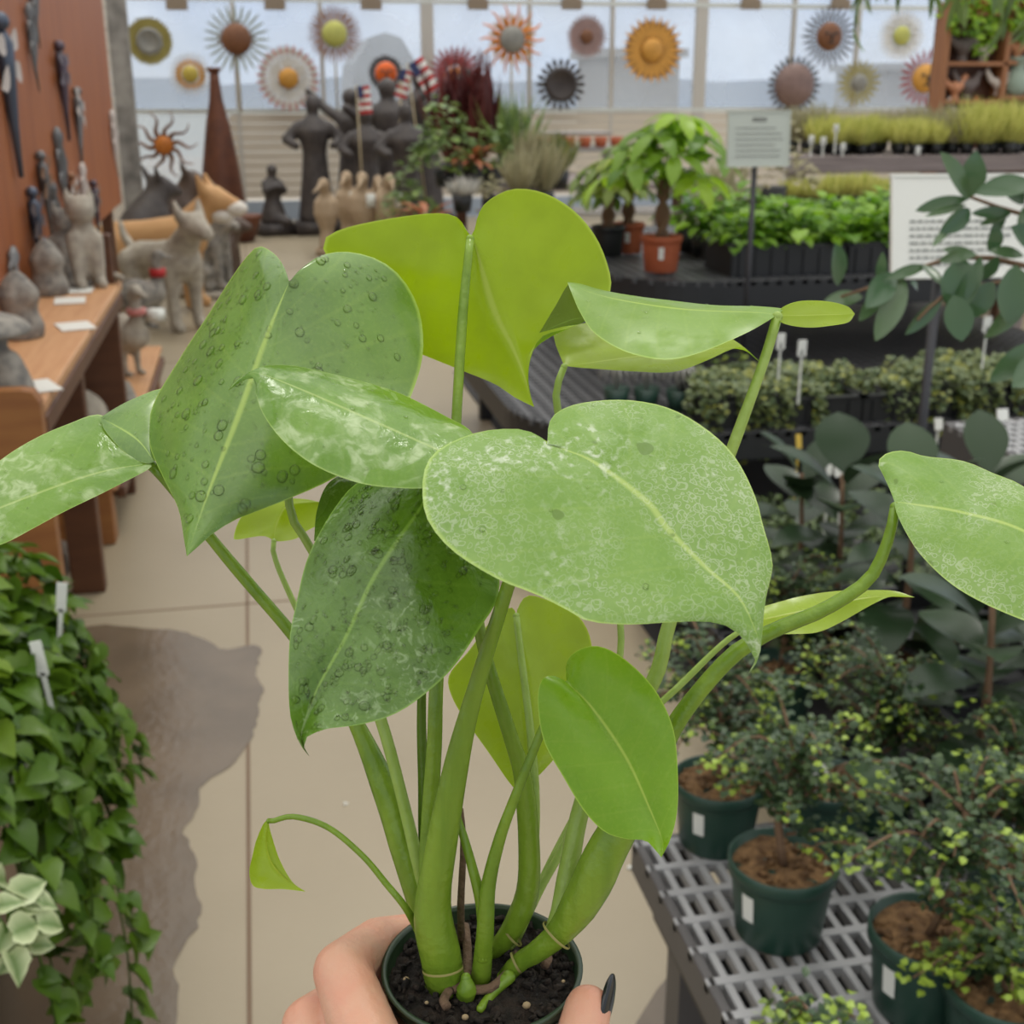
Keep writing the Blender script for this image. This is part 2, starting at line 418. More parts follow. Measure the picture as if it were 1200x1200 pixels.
# ================================================================== LEFT: rust panel, bench, statues
PXX = -.80
mb = MB(); mb.box((PXX-.02, 5.7, 1.90), (.04, 5.3, 2.13)); o = mb.build('display_board', 'rust_board', smooth=False)
bevel(o, .004); tag(o, 'tall rust coloured display panel hung with metal ornaments', 'panel')
for y in (3.15, 5.6, 8.15): o2 = MB(); o2.box((PXX-.075, y, 1.35), (.06, .12, 2.7)); o2.build('post', 'dark_wood', o, smooth=False)
t = thing('bench', 'long wooden display bench below the rust coloured panel', 'bench', (-.65, 3.9, 0))
def T(name, m, parent, boxes, bv=.006):
    mb = MB(parent.location)
    for b in boxes: mb.box(*b)
    return bevel(mb.build(name, m, parent, smooth=False), bv)
T('bench_top', 'bench_wood', t, [((-.637, 3.93, .805), (.275, 2.0, .03))])
mbx = MB(t.location)
pr = [(-.775, .0), (-.775, .87), (-.53, .87), (-.505, .865), (-.492, .84), (-.49, .0)]
mbx.add([V((x, y, z)) for y in (2.86, 2.91) for x, z in pr], [tuple(range(6)), tuple(range(11, 5, -1))]+[(i, i+6, (i+1) % 6+6, (i+1) % 6) for i in range(6)])
mbx.build('end_board', 'bench_end', t, smooth=False)
T('leg', 'dark_wood', t, [((-.60, 4.88, .50), (.16, .06, 1.0))])
T('leg', 'dark_wood', t, [((-.58, 3.85, .395), (.10, .06, .79))])
T('rail', 'dark_wood', t, [((-.51, 3.9, .765), (.03, 1.9, .05))])
for (px, py, rz, lab) in ((88, 382, .3, 'white price card lying mid bench, largest of the pale cards'), (82, 352, .1, 'white price card lying at the middle of the row of bench cards'),
                          (92, 340, 0, 'white price card lying nearest the grey statues at the far bench end'), (40, 453, .4, 'white price card lying at the near end of the wooden bench')):
    p = aZ(px, py, .823); mb = MB(p); mb.box(p, (.10, .14, .002), Matrix.Rotation(rz, 3, 'Z')); tag(mb.build('price_card', 'white_card', smooth=False), lab, 'card', 'price cards on the bench')
t = thing('display_platform', 'low wooden platform on the floor beside the bench', 'platform', (-.65, 5.4, 0))
T('platform_top', 'bench_wood', t, [((-.645, 5.55, .20), (.25, 2.5, .03))])
T('end_block', 'bench_end', t, [((-.66, 4.32, .108), (.24, .10, .215))])
T('end_block', 'bench_end', t, [((-.66, 6.7, .09), (.24, .10, .185))])
T('skirt', 'dark_wood', t, [((-.515, 5.5, .165), (.03, 2.3, .04))])

# metal ornaments hung on the panel: dragonflies, geckos, bells
def dragonfly(px, py, s, m1, m2, lab, tilt=0, down=True):
    p = aX(px, py, PXX+.02); t = thing('dragonfly_ornament', lab, 'wall ornament', p, 'metal ornaments on the rust panel', 0)
    mb = MB(p); R = Matrix.Rotation(tilt, 3, 'X')
    def q(y, z, x=0): return p+R @ V((x, y*s, z*s))
    mb.tube([q(0, .12), q(0, .08), q(0, .0), q(0, -.15), q(0, -.3)], [.012*s, .03*s, .026*s, .014*s, .008*s], 8); mb.ball(q(0, .14), .028*s, 8, 6)
    mb.build('body', m1, t)
    for sy in (-1, 1):
        for dz in (.07, .02):
            mw = MB(p); mw.leaf(q(0, dz, .01), R @ V((.12, sy, .12 if dz > .05 else -.25)), (1, 0, 0), .2*s, .06*s, .1, .05, 4, .6); mw.build('wing', m2, t)
def gecko(px, py, s, m1, lab, tilt=0):
    p = aX(px, py, PXX+.02); mb = MB(p); R = Matrix.Rotation(tilt, 3, 'X')
    def q(y, z, x=0): return p+R @ V((x, y*s, z*s))
    t = thing('lizard_ornament', lab, 'wall ornament', p, 'metal ornaments on the rust panel')
    mb.tube([q(0, .17), q(0, .13), q(0, .09), q(.01, .02), q(0, -.05), q(-.03, -.14), q(.02, -.26)], [.012*s, .03*s, .02*s, .034*s, .024*s, .012*s, .004*s], 8, flat=.6)
    mb.build('body', m1, t)
    for sy in (-1, 1):
        for z in (.06, -.04):
            ml = MB(p); ml.tube([q(0, z), q(sy*.06, z+.02), q(sy*.09, z-.03)], [.012*s, .009*s, .008*s], 6); ml.build('leg', m1, t)
dm('o_blue', (.085, .105, .145), .35, .4); dm('o_grey', (.16, .16, .16), .45, .4); dm('o_copper', (.26, .13, .07), .4, .5); dm('o_pale', (.5, .44, .40), .5); dm('o_violet', (.10, .075, .095), .4, .4)
dragonfly(8, 85, 1.15, 'o_blue', 'o_pale', 'blue bodied dragonfly ornament with pale wing at the panel left edge', .1)
gecko(38, 45, .75, 'o_grey', 'thin grey lizard ornament high on the rust panel', .05)
dragonfly(73, 90, .9, 'o_violet', 'o_violet', 'narrow violet ornament hung at the middle of the rust panel')
dragonfly(92, 135, .8, 'o_grey', 'o_pale', 'grey ornament with white wing near the far edge of the panel', -.3)
gecko(40, -2, .7, 'o_grey', 'grey lizard ornament cut off by the top of the photo', .0)
dragonfly(52, 215, .75, 'o_grey', 'o_copper', 'grey and copper ornament at the left of the low cluster', .2)
gecko(72, 195, .95, 'o_grey', 'tall grey lizard ornament rising over the low cluster', .15)
dragonfly(86, 232, .7, 'o_copper', 'o_pale', 'copper bodied ornament with pale wings in the low cluster', .2)
gecko(99, 225, .8, 'o_pale', 'pale lizard ornament in the low cluster', -.1)
dragonfly(42, 262, .8, 'o_blue', 'o_violet', 'bright blue winged ornament low on the panel near the bench', .1)
gecko(66, 250, .8, 'o_grey', 'grey lizard ornament just above the tan slab statue', .3)
dragonfly(112, 238, .7, 'o_violet', 'o_grey', 'violet ornament nearest the lower far corner of the panel', .1)
gecko(17, 335, .8, 'o_grey', 'grey lizard ornament at the lower left panel edge', -.5)
dragonfly(50, 312, .7, 'o_blue', 'o_copper', 'blue ornament leaning low beside the upright slab statue', -.5)
gecko(134, 160, .9, 'o_pale', 'pale lizard ornament at the extreme far edge of the rust panel')

def org(name, m, label, cat, vox, fn, loc, rz=0, s=1, group=None):
    mb = MB(); fn(mb)
    o = organic(name, mb, m, vox); o.location = loc; o.rotation_euler = (0, 0, rz); o.scale = (s,)*3
    return tag(o, label, cat, group)
def dog_stand(mb):       # faces +x, about .75 m tall
    limb(mb, [(-.26, 0, .44), (-.05, 0, .45), (.20, 0, .46)], [.12, .125, .15], 14)
    limb(mb, [(.22, 0, .52), (.36, 0, .66), (.40, 0, .70)], [.11, .085, .09], 12)
    limb(mb, [(.40, 0, .70), (.53, 0, .67)], [.095, .05], 12); mb.ball((.53, 0, .655), (.07, .055, .045))
    for sy in (-1, 1):
        limb(mb, [(.22, sy*.09, .42), (.22, sy*.09, .22), (.23, sy*.09, .04), (.28, sy*.09, .03)], [.075, .045, .04, .04])
        limb(mb, [(-.26, sy*.09, .42), (-.20, sy*.10, .27), (-.31, sy*.1, .17), (-.28, sy*.1, .03), (-.23, sy*.1, .03)], [.10, .065, .04, .038, .038])
        limb(mb, [(.36, sy*.075, .76), (.33, sy*.09, .86)], [.04, .015])
    limb(mb, [(-.36, 0, .48), (-.48, 0, .58), (-.52, 0, .70)], [.04, .03, .018])
def dog_sit(mb):         # faces +x, about .72 m tall
    limb(mb, [(-.12, 0, .16), (.0, 0, .34), (.10, 0, .46)], [.17, .15, .12], 14)
    limb(mb, [(.10, 0, .46), (.17, 0, .58)], [.10, .095], 12); limb(mb, [(.17, 0, .60), (.30, 0, .56)], [.09, .05]); mb.ball((.30, 0, .555), (.06, .05, .04))
    for sy in (-1, 1):
        limb(mb, [(.12, sy*.08, .40), (.15, sy*.08, .20), (.16, sy*.08, .04), (.21, sy*.08, .03)], [.07, .05, .04, .04])
        limb(mb, [(-.10, sy*.14, .15), (.06, sy*.15, .16), (.0, sy*.15, .04), (.10, sy*.15, .035)], [.10, .07, .05, .04])
        limb(mb, [(.13, sy*.07, .66), (.09, sy*.09, .76)], [.035, .012])
    limb(mb, [(-.26, 0, .06), (-.40, .06, .05)], [.04, .02])
p = aY(195, 366, 9.4); p.z = 0
d1 = org('dog_statue', 'tan_statue', 'tan standing dog statue with white muzzle on the aisle floor', 'statue', .02, dog_stand, (p.x-.03, 9.4, 0), -.25, 1.10)
def part_local(name, parent, m, fn):
    mb = MB(); fn(mb); o = mb.build(name, m, parent); return o
part_local('muzzle', d1, 'white_statue', lambda b: (b.ball((.545, 0, .645), (.078, .062, .05)), b.ball((.45, 0, .60), (.08, .07, .05))))
p = aZ(222, 386)
org('dog_statue', 'concrete_statue', 'grey standing concrete dog statue in front of the tan dog', 'statue', .02, dog_stand, (p.x-.14, p.y+.16, 0), -.95, .98)
p = aZ(262, 345)
d3 = org('dog_statue', 'grey_statue', 'small grey sitting dog statue with blue tag on a flat base', 'statue', .02, dog_sit, (p.x-.1, p.y, .05), -.5, .85)
part_local('base', d3, 'concrete_statue', lambda b: b.box((0, 0, -.03), (.72, .5, .055)))
part_local('tag', d3, 'blue', lambda b: b.box((-.02, -.19, .33), (.13, .02, .17)))
p = aY(208, 262, 12); org('dog_statue', 'bronze_statue', 'dark bronze sitting dog statue behind the tan dog', 'statue', .025, dog_sit, (p.x-.05, 12, 0), .1, 1.2)
p = aY(165, 262, 11.3); org('dog_statue', 'dark_statue', 'dark sitting dog statue beside the grey post', 'statue', .025, dog_sit, (p.x, 11.3, 0), .6, 1.2)
p = aY(258, 300, 10.6); org('dog_statue', 'bronze_statue', 'reddish brown small dog statue peeking past the tan dog', 'statue', .022, dog_sit, (p.x, 10.6, 0), -.2, .8)
def goose(mb):
    limb(mb, [(-.2, 0, .30), (-.05, 0, .26), (.10, 0, .27)], [.05, .14, .10], 14)
    limb(mb, [(.12, 0, .30), (.15, 0, .42), (.13, 0, .52), (.16, 0, .56)], [.07, .042, .038, .05]); limb(mb, [(.17, 0, .56), (.27, 0, .535)], [.035, .014])
    for sy in (-1, 1): limb(mb, [(.02, sy*.05, .18), (.03, sy*.05, .02), (.09, sy*.05, .012)], [.035, .018, .02])
p = aZ(152, 438, .215)
g = org('goose_statue', 'concrete_statue', 'grey goose statue with pink collar on the low platform', 'statue', .013, goose, (p.x, p.y, .215), -.9, .72)
part_local('collar', g, 'pink', lambda b: b.lathe((.145, 0, .43), [(.05, -.02), (.062, -.02), (.062, .02), (.05, .02)], 14))
p = aZ(175, 398, .215); g2 = org('goose_statue', 'grey_statue', 'dark grey goose statue with red ribbon standing behind the first goose', 'statue', .013, goose, (p.x-.05, p.y+.35, .215), .4, .72)
part_local('collar', g2, 'red', lambda b: b.lathe((.145, 0, .43), [(.05, -.03), (.064, -.03), (.064, .03), (.05, .03)], 14))
def gnome(mb):
    mb.lathe((0, 0, 0), [(.09, 0), (.11, .05), (.10, .16), (.07, .21), (.02, .24)], 14); mb.ball((0, 0, .26), .065); mb.lathe((0, 0, .28), [(.085, 0), (.06, .07), (.03, .15), (.004, .21)], 14)
    for s in (-1, 1): limb(mb, [(s*.08, 0, .19), (s*.12, -.05, .12), (s*.05, -.1, .11)], [.035, .03, .03])
p = aZ(128, 492, .215); org('gnome_statue', 'grey_statue', 'grey gnome statue with pointed hat on the near end of the platform', 'statue', .012, gnome, (p.x+.02, p.y, .215), 0, .72)
p = aZ(92, 530, .215); mb = MB(p); mb.ball(p+V((0, 0, .12)), .125, 24, 16); o = mb.build('stone_ball', 'concrete_statue'); tag(o, 'pale concrete garden ball on the low platform', 'ball')
part_local('paper_tag', g, 'white_card', lambda b: b.box((.20, .10, .40), (.10, .09, .075), Matrix.Rotation(.4, 3, 'Z')))
for i, (px, py, r, lab) in enumerate(((40, 690, .13, 'rounded brown rock on the floor under the bench end'), (8, 680, .12, 'dark rock at the left photo edge below the bench'), (62, 668, .08, 'small brown rock behind the trailing pothos'))):
    p = aZ(px, py); mb = MB(p); mb.ball(p+V((0, 0, r*.55)), (r, r*1.1, r*.7), 20, 14)
    mb.v = [v*(1+.28*mnoise.noise(v*9+V((i*7, 0, 0)))) for v in mb.v]; tag(mb.build('rock', 'stone'), lab, 'rock', 'rocks under the bench')
# statues on the bench
def cat_sit(mb):
    limb(mb, [(-.05, 0, .10), (0, 0, .22), (.02, 0, .30)], [.12, .10, .06], 14); mb.ball((.04, 0, .38), .075)
    for s in (-1, 1):
        limb(mb, [(.03, s*.05, .42), (.02, s*.06, .49)], [.03, .008]); limb(mb, [(.06, s*.05, .24), (.09, s*.05, .03), (.13, s*.05, .02)], [.045, .03, .028])
    limb(mb, [(-.12, .03, .04), (-.05, .16, .03), (.06, .17, .03)], [.03, .025, .02])
p = aZ(118, 330, .82); org('cat_statue', 'concrete_statue', 'pale grey sitting cat statue at the far end of the bench', 'statue', .012, cat_sit, (p.x-.04, p.y-.1, .82), -1.2, .72)
p = aZ(98, 335, .82); org('cat_statue', 'grey_statue', 'dark grey sitting cat statue beside the pale cat on the bench', 'statue', .012, cat_sit, (p.x-.06, p.y, .82), -.6, .62)
def slab(mb):
    mb.lathe((0, 0, 0), [(.10, 0), (.11, .05), (.085, .12), (.10, .2), (.06, .27), (.02, .31)], 12); mb.ball((.03, -.05, .2), .06)
p = aZ(70, 345, .82); org('owl_statue', 'grey_statue', 'dark grey owl shaped statue standing mid bench against the panel', 'statue', .012, slab, (p.x-.03, p.y, .82), 0, .62)
p = aZ(35, 395, .82); org('owl_statue', 'grey_statue', 'darker owl statue nearer on the bench below the lizard ornament', 'statue', .012, slab, (p.x-.02, p.y, .82), .4, .62)
def mushroom(mb):
    mb.lathe((0, 0, 0), [(.09, 0), (.10, .03), (.06, .08), (.05, .16), (.06, .22)], 14); mb.lathe((0, 0, .21), [(.05, 0), (.13, .0), (.135, .02), (.10, .05), (.04, .07), (.004, .075)], 18); limb(mb, [(.05, -.03, .12), (.07, -.04, .04)], [.05, .06])
p = aZ(6, 470, .82); org('mushroom_statue', 'grey_statue', 'grey mushroom statue with flat cap at the near bench end', 'statue', .012, mushroom, (p.x-.02, p.y+.02, .82), 0, .72)

# ================================================================== BACK: statues and sun faces
def woman(mb):           # standing robed figure, 1.3 m, wings
    mb.lathe((0, 0, 0), [(.22, 0), (.20, .1), (.15, .5), (.13, .72), (.17, .95), (.10, 1.08), (.05, 1.12)], 16); mb.ball((0, 0, 1.22), (.085, .09, .11))
    for s in (-1, 1): limb(mb, [(s*.16, 0, 1.0), (s*.30, -.02, .86), (s*.20, -.12, .80)], [.065, .055, .05])
def kneel(mb):
    mb.lathe((0, 0, 0), [(.17, 0), (.16, .12), (.10, .3), (.12, .48), (.06, .58)], 14); mb.ball((0, -.02, .66), .075); limb(mb, [(0, -.1, .05), (.10, -.22, .03)], [.1, .06])
    for s in (-1, 1): limb(mb, [(s*.1, 0, .5), (s*.14, -.08, .4), (s*.02, -.14, .46)], [.05, .04, .035])
def reach(mb):
    mb.lathe((0, 0, 0), [(.2, 0), (.17, .4), (.13, .75), (.16, 1.0), (.07, 1.12)], 14); mb.ball((0, 0, 1.22), .1)
    limb(mb, [(.14, 0, 1.02), (.30, -.05, 1.12), (.46, -.05, 1.28)], [.07, .055, .045]); limb(mb, [(-.14, 0, 1.02), (-.30, -.05, .95), (-.42, -.12, 1.05)], [.07, .055, .045])
def backstat(nm, m, lab, fn, px, pyb, y, s, rz=0, cat='statue', base=True):
    p = aY(px, pyb, y); o = org(nm, m, lab, cat, .03/s if s > 1 else .028, fn, (p.x, y, .14*s if base else 0), rz, s)
    if base: part_local('base', o, m, lambda b: b.box((0, 0, -.07), (.48, .42, .14)))
    return o
backstat('woman_statue', 'dark_statue', 'dark robed figure statue with bent arms before the pale siding', woman, 372, 250, 14.2, 1.0)
backstat('kneeling_statue', 'dark_statue', 'small dark kneeling figure statue alone by the pale siding', kneel, 321, 253, 14.2, .86, .4)
backstat('reaching_statue', 'dark_statue', 'dark statue with arm stretched to the left among the statues', reach, 416, 240, 14.6, 1.05, 2.9)
backstat('reaching_statue', 'dark_statue', 'tall dark statue under the fiery sun face with raised arm', reach, 458, 240, 14.1, 1.12)
backstat('reaching_statue', 'dark_statue', 'dark statue at the right of the statue group beside the red plants', reach, 497, 240, 14.6, 1.2, .3)
backstat('woman_statue', 'dark_statue', 'bulky dark robed statue between the two reaching statues', woman, 478, 240, 12.9, .95)
backstat('woman_statue', 'dark_statue', 'slim dark robed statue half hidden behind the tan posts', woman, 432, 240, 13.7, .92)
def pelican(mb):
    mb.lathe((0, 0, 0), [(.10, 0), (.085, .05), (.07, .18), (.13, .34), (.12, .46), (.05, .56)], 12); limb(mb, [(0, -.03, .55), (-.02, -.08, .64)], [.05, .06]); limb(mb, [(-.03, -.1, .64), (-.14, -.22, .56)], [.035, .015])
for k, (px, s, lab) in enumerate(((383, 1.0, 'tan carved bird post standing leftmost of the bird posts'), (408, 1.05, 'tan carved bird post second from the left'), (424, 1.08, 'tan carved bird post with white tag in the middle'), (441, .98, 'tan carved bird post beside the green plants'), (452, 1.05, 'tan carved bird post rightmost, partly behind leaves'))):
    yy_ = (12.3, 12.8)[k % 2]; p = aY(px, 262, yy_); o = org('bird_post', 'tan_wood', lab, 'statue', .02, pelican, (p.x, yy_, .06), .2*k, s*.95, 'tan carved bird posts')
    part_local('base', o, 'tan_wood', lambda b: b.box((0, 0, -.03), (.24, .22, .06)))
    if k in (1, 2, 4): part_local('tag', o, 'white_card', lambda b: b.box((.03, -.14, .44), (.09, .01, .12)))
p = aY(262, 240, 14.8); mb = MB((p.x, 14.8, 0))
t = thing('floor_vase', 'tall brown bottle shaped metal vase by the window', 'vase', (p.x, 14.8, 0))
mb.lathe((p.x, 14.8, 0), [(.26, 0), (.27, .02), (.25, .25), (.20, .7), (.13, 1.15), (.075, 1.4), (.055, 1.6), (.05, 1.68)], 24); mb.build('body', 'rust_metal', t)
mb = MB(t.location); mb.lathe((p.x, 14.8, 1.68), [(.05, 0), (.075, .03), (.08, .06), (.05, .05)], 20); mb.build('rim', 'rust_metal', t)
p = aY(282, 262, 13.6); mb = MB((p.x, 13.6, 0)); mb.lathe((p.x, 13.6, 0), [(.12, 0), (.14, .02), (.22, .24), (.23, .27), (.20, .27)], 22); tag(mb.build('planter_bowl', 'rust_metal'), 'brown bowl planter on the floor beside the bottle shaped vase', 'planter')
# little striped flags
def flag(px, py, y, lab, lean, w=.13, h=.27):
    p = aY(px, py, y); t = thing('flag', lab, 'flag', p); R = Matrix.Rotation(lean, 3, 'Y')
    mb = MB(p); mb.tube([p+R @ V((0, 0, h*.55)), V((p.x-.2*lean, p.y, .0))], .008, 6); mb.build('stick', 'stake', t)
    for k in range(7):
        mf = MB(p); vs = [p+R @ V((w*i/6, .02*math.sin(i*1.3), h*.5-h*j/7)) for i in range(7) for j in (k, k+1)]
        mf.add(vs, [(2*i, 2*i+1, 2*i+3, 2*i+2) for i in range(6)]); mf.build('stripe', 'red' if k % 2 == 0 else 'white_card', t)
    mf = MB(p); mf.box(p+R @ V((w*.22, -.004, h*.30)), (w*.42, .02, h*.40), R); dm('navy', (.03, .04, .12), .7) if 'navy' not in M else 0; mf.build('canton', 'navy', t, smooth=False)
flag(420, 118, 13.3, 'small striped flag standing leftmost, by the reaching statue', -.1)
flag(466, 96, 13.3, 'small striped flag right under the fiery sun face', .3)
flag(489, 94, 13.3, 'striped flag leaning at the right of the statue group', -.55, .17, .34)

def sun(px, py, rpx, lab, rings, centre, cpx, style='ray', face=False, stake=0, y=15.5, cflat=.45):
    """rings: (petal count, inner px, outer px, width px, material, wave)"""
    p = aY(px, py, y); k = (aY(px+1, py, y)-p).length
    t = thing('sun_ornament', lab, 'sun ornament', p, 'metal sun faces along the window wall')
    mb = MB(p)
    if cflat > .9: mb.lathe(p, [(cpx*k*.55, 0), (cpx*k, .01), (cpx*k, .04), (cpx*k*.8, .06), (cpx*k*.72, .045), (.001, .05)], 24, (0, -1, 0))
    else: mb.ball(p+V((0, -.02, 0)), (cpx*k, cpx*k*cflat, cpx*k), 20, 12)
    o = mb.build('face', centre, t)
    if face:
        mf = MB(p); r = cpx*k; yy = -r*cflat
        for sx in (-1, 1): mf.ball(p+V((sx*r*.36, yy*.98-.02, r*.22)), (r*.18, r*.1, r*.09), 8, 6)
        mf.ball(p+V((0, yy*1.08-.02, -.02*r)), (r*.1, r*.14, r*.28), 8, 6); mf.ball(p+V((0, yy*.95-.02, -r*.42)), (r*.3, r*.1, r*.08), 8, 6); mf.build('features', 's_dark', t)
    for li, (n, ri, ro, w, m, wave) in enumerate(rings):
        for q in range(n) if n <= 26 else (None,):
            ml = MB(p)
            for qq in ([q] if q is not None else range(n)):
                a = 2*math.pi*(qq+.5*(li % 2))/n; d = V((math.cos(a), 0, math.sin(a))); sd = V((-d.z, 0, d.x))
                if wave:
                    path = [p+d*(ri+(ro-ri)*i/8)*k+sd*math.sin(i*.85)*wave*k+V((0, .01*li, 0)) for i in range(9)]
                    ml.tube(path, [w*k*(1-.1*i) for i in range(9)], 6, flat=.5)
                else:
                    ml.leaf(p+d*ri*k+V((0, .012*li-.01, 0)), d, (0, -1, 0), (ro-ri)*k*(.94+.12*rnd.random()), w*k*(.80 if w >= 4 else 1.3), -.04, -.1, 4, .5)
            ml.build('ray' if q is not None else 'rays', m, t)
    mh = MB(p); mh.tube([p+V((0, .02, 0)), V((p.x, WY+.03, p.z))], .01, 6); mh.build('hook', 'stake', t)
    if stake:
        ms = MB(p); b = p.copy(); b.z = stake; ms.tube([p+V((0, .04, 0)), b+V((0, .04, 0))], .012, 6); ms.build('stake', 'stake', t)
    return t
sun(175, 48, 27, 'olive sun with grey dished centre, leftmost at the top', [(40, 15, 29, 3.5, 's_olive', 0), (30, 13, 25, 5, 's_yellow', 0)], 's_grey', 15, cflat=1)
sun(223, 87, 20, 'small yellow sun with thin pale rays, below the olive sun', [(24, 9, 19, 4, 's_gold', 0), (26, 10, 27, 1.8, 's_white', 0)], 's_yellow', 10)
sun(277, 46, 36, 'brown ball sun with long silver green rays on a stake', [(24, 14, 41, 4.2, 's_silver', 0), (20, 12, 24, 4, 's_brown', 0)], 's_brown', 18, stake=1.25)
sun(338, 92, 36, 'white and pink petalled daisy sun with yellow centre', [(26, 10, 37, 6, 's_white', 0), (26, 26, 38, 5, 's_pink', 0), (20, 9, 24, 5, 's_white', 0)], 's_gold', 12)
sun(392, 40, 32, 'lime ball sun with many thin rays on a stake', [(40, 12, 34, 2.0, 's_rose', 0), (22, 12, 27, 2.0, 's_gold', 0)], 's_lime', 15, stake=1.25)
sun(192, 170, 36, 'orange ball sun with wavy dark brown rays, lowest by the vase', [(10, 8, 40, 4.5, 's_brown', 3.5)], 's_orange', 11)
sun(452, 86, 18, 'fiery orange sun face with dark rim above the statues', [(26, 12, 21, 5, 's_dark', 0)], 's_fire', 13, face=True, y=14.9)
sun(533, 88, 30, 'orange centred sun half hidden behind the red leaved plants', [(26, 9, 34, 3.5, 's_red', 0), (20, 8, 22, 4, 's_orange', 0)], 's_orange', 9)
sun(600, 46, 34, 'grey centred sun with curling orange flames', [(14, 12, 38, 4.5, 's_orange', 1.5), (14, 12, 30, 5, 's_gold', 0)], 's_grey', 15, stake=1.2)
sun(687, 43, 24, 'small brown centred sun with fine pinkish rays', [(36, 6, 25, 2.4, 's_rose', 0), (20, 6, 22, 2.6, 's_white', 0)], 's_brown', 8)
sun(657, 99, 27, 'dark grey cog shaped sun with concentric rings', [(20, 18, 29, 6, 's_dark', 0), (26, 8, 22, 4.5, 's_grey', 0)], 's_dark', 19, cflat=1)
sun(764, 59, 36, 'large golden sunflower sun with layered copper petals', [(24, 10, 37, 7, 's_gold', 0), (24, 10, 32, 7, 's_brown', 0), (20, 10, 26, 7, 's_gold', 0)], 's_gold', 13)
sun(971, 43, 28, 'brown moon faced sun with dark pointed rays', [(26, 11, 33, 4, 's_dark', 0)], 's_brown', 15, face=True)
sun(930, 100, 28, 'big brown domed sun with short dark rays, behind pale sign', [(26, 18, 32, 5, 's_dark', 0)], 's_dome', 23)
sun(1006, 97, 24, 'olive green star sun with silver ball centre', [(20, 7, 26, 5, 's_olive', 0)], 's_grey', 9)
sun(1056, 42, 24, 'pale thin rayed sun with yellow centre near hanging plant', [(36, 8, 28, 1.8, 's_white', 0), (22, 8, 20, 2, 's_silver', 0)], 's_lime', 10)
sun(1083, 92, 26, 'red rayed sun with gold moon face beside the cubby shelf', [(22, 12, 31, 4.5, 's_red', 0)], 's_gold', 15, face=True)

# ================================================================== PLANT KINDS
def pot_parts(t, r, h, m='pot_green', soil='bark', tagm=None, z0=0):
    mb = MB(); 
    mb.lathe((0, 0, z0), [(r*.76, 0), (r*.80, .004), (r*.93, h*.78), (r*.93, h*.80), (r*1.0, h*.82), (r*1.01, h*.985), (r*.985, h), (r*.94, h*.985), (r*.92, h*.86), (.001, h*.85)], 36)
    mb.build('pot', m, t)
    ms = MB(); vs = []; n = 20; rr = 7
    for i in range(rr+1):
        for k in range(n):
            q = 2*math.pi*k/n; x = r*.93*i/rr
            vs.append(V((x*math.cos(q), x*math.sin(q), z0+h*.885+.010*(r/.07)*mnoise.noise(V((x*math.cos(q)*60, x*math.sin(q)*60, r*90))))))
    ms.add(vs, [(i*n+k, i*n+(k+1) % n, (i+1)*n+(k+1) % n, (i+1)*n+k) for i in range(rr) for k in range(n)])
    if soil == 'bark':
        for _ in range(60):
            a = U(0, 6.28); x = r*.88*math.sqrt(rnd.random()); c = V((x*math.cos(a), x*math.sin(a), z0+h*.90))
            ms.box(c, (r*U(.06, .2), r*U(.05, .11), r*U(.04, .09)), Matrix.Rotation(U(0, 3), 3, 'Z') @ Matrix.Rotation(U(-.5, .5), 3, 'X'))
    ms.build('soil', soil, t)
    if tagm:
        mt = MB(); a = tagm
        vs = [];
        for zz in (.38, .72):
            for j in range(5):
                q = a+(.28*(j/4-.5)); rr_ = r*(.80+.145*zz)+.002; vs.append(V((rr_*math.cos(q), rr_*math.sin(q), z0+h*zz)))
        mt.add(vs, [(j, j+1, j+6, j+5) for j in range(4)]); mt.build('price_sticker', 'white_card', t)
def bushy(t, h, spread, nb, z0, leaf=.018, lm='lf_small', stem='twig', sub=5, tip=.35):
    """woody little tree: trunk, twigs and many small round leaves"""
    mt = MB(); ml = MB()
    base = V((0, 0, z0)); top = V((U(-.02, .02), U(-.02, .02), z0+h*.55))
    mt.tube(cr([base, base.lerp(top, .5)+V((U(-.012, .012), U(-.012, .012), 0)), top], 6), [.006]*3+[.005]*4, 6)
    for b in range(nb):
        s = base.lerp(top, U(.25, 1)); a = b*2.4+U(-.4, .4); el = U(.1, 1.1)
        L = spread*U(.6, 1.15)
        d = V((math.cos(a)*math.cos(el), math.sin(a)*math.cos(el), math.sin(el)))
        pth = cr([s, s+d*L*.5+V((0, 0, .02)), s+d*L+V((0, 0, -.03*U(0, 2)))], 8)
        mt.tube(pth, [.0028-.0002*i for i in range(9)], 5)
        for i in range(1, 9):
            for q in range(sub):
                p = pth[i]+V((U(-1, 1), U(-1, 1), U(-1, 1)))*leaf*1.3
                dd = V((U(-1, 1), U(-1, 1), U(-.5, .7)))
                ti = 1.0 if (i >= 7 and rnd.random() < tip+.3) else (U(0, .15) if rnd.random() > tip*.35 else U(.4, 1))
                ml.leaf(p, dd, (U(-.3, .3), U(-.3, .3), 1), leaf*U(.8, 1.25), leaf*U(.75, 1), .3, .12, 3, .5, tint=ti)
    mt.build('stem', stem, t); ml.build('foliage', lm, t)
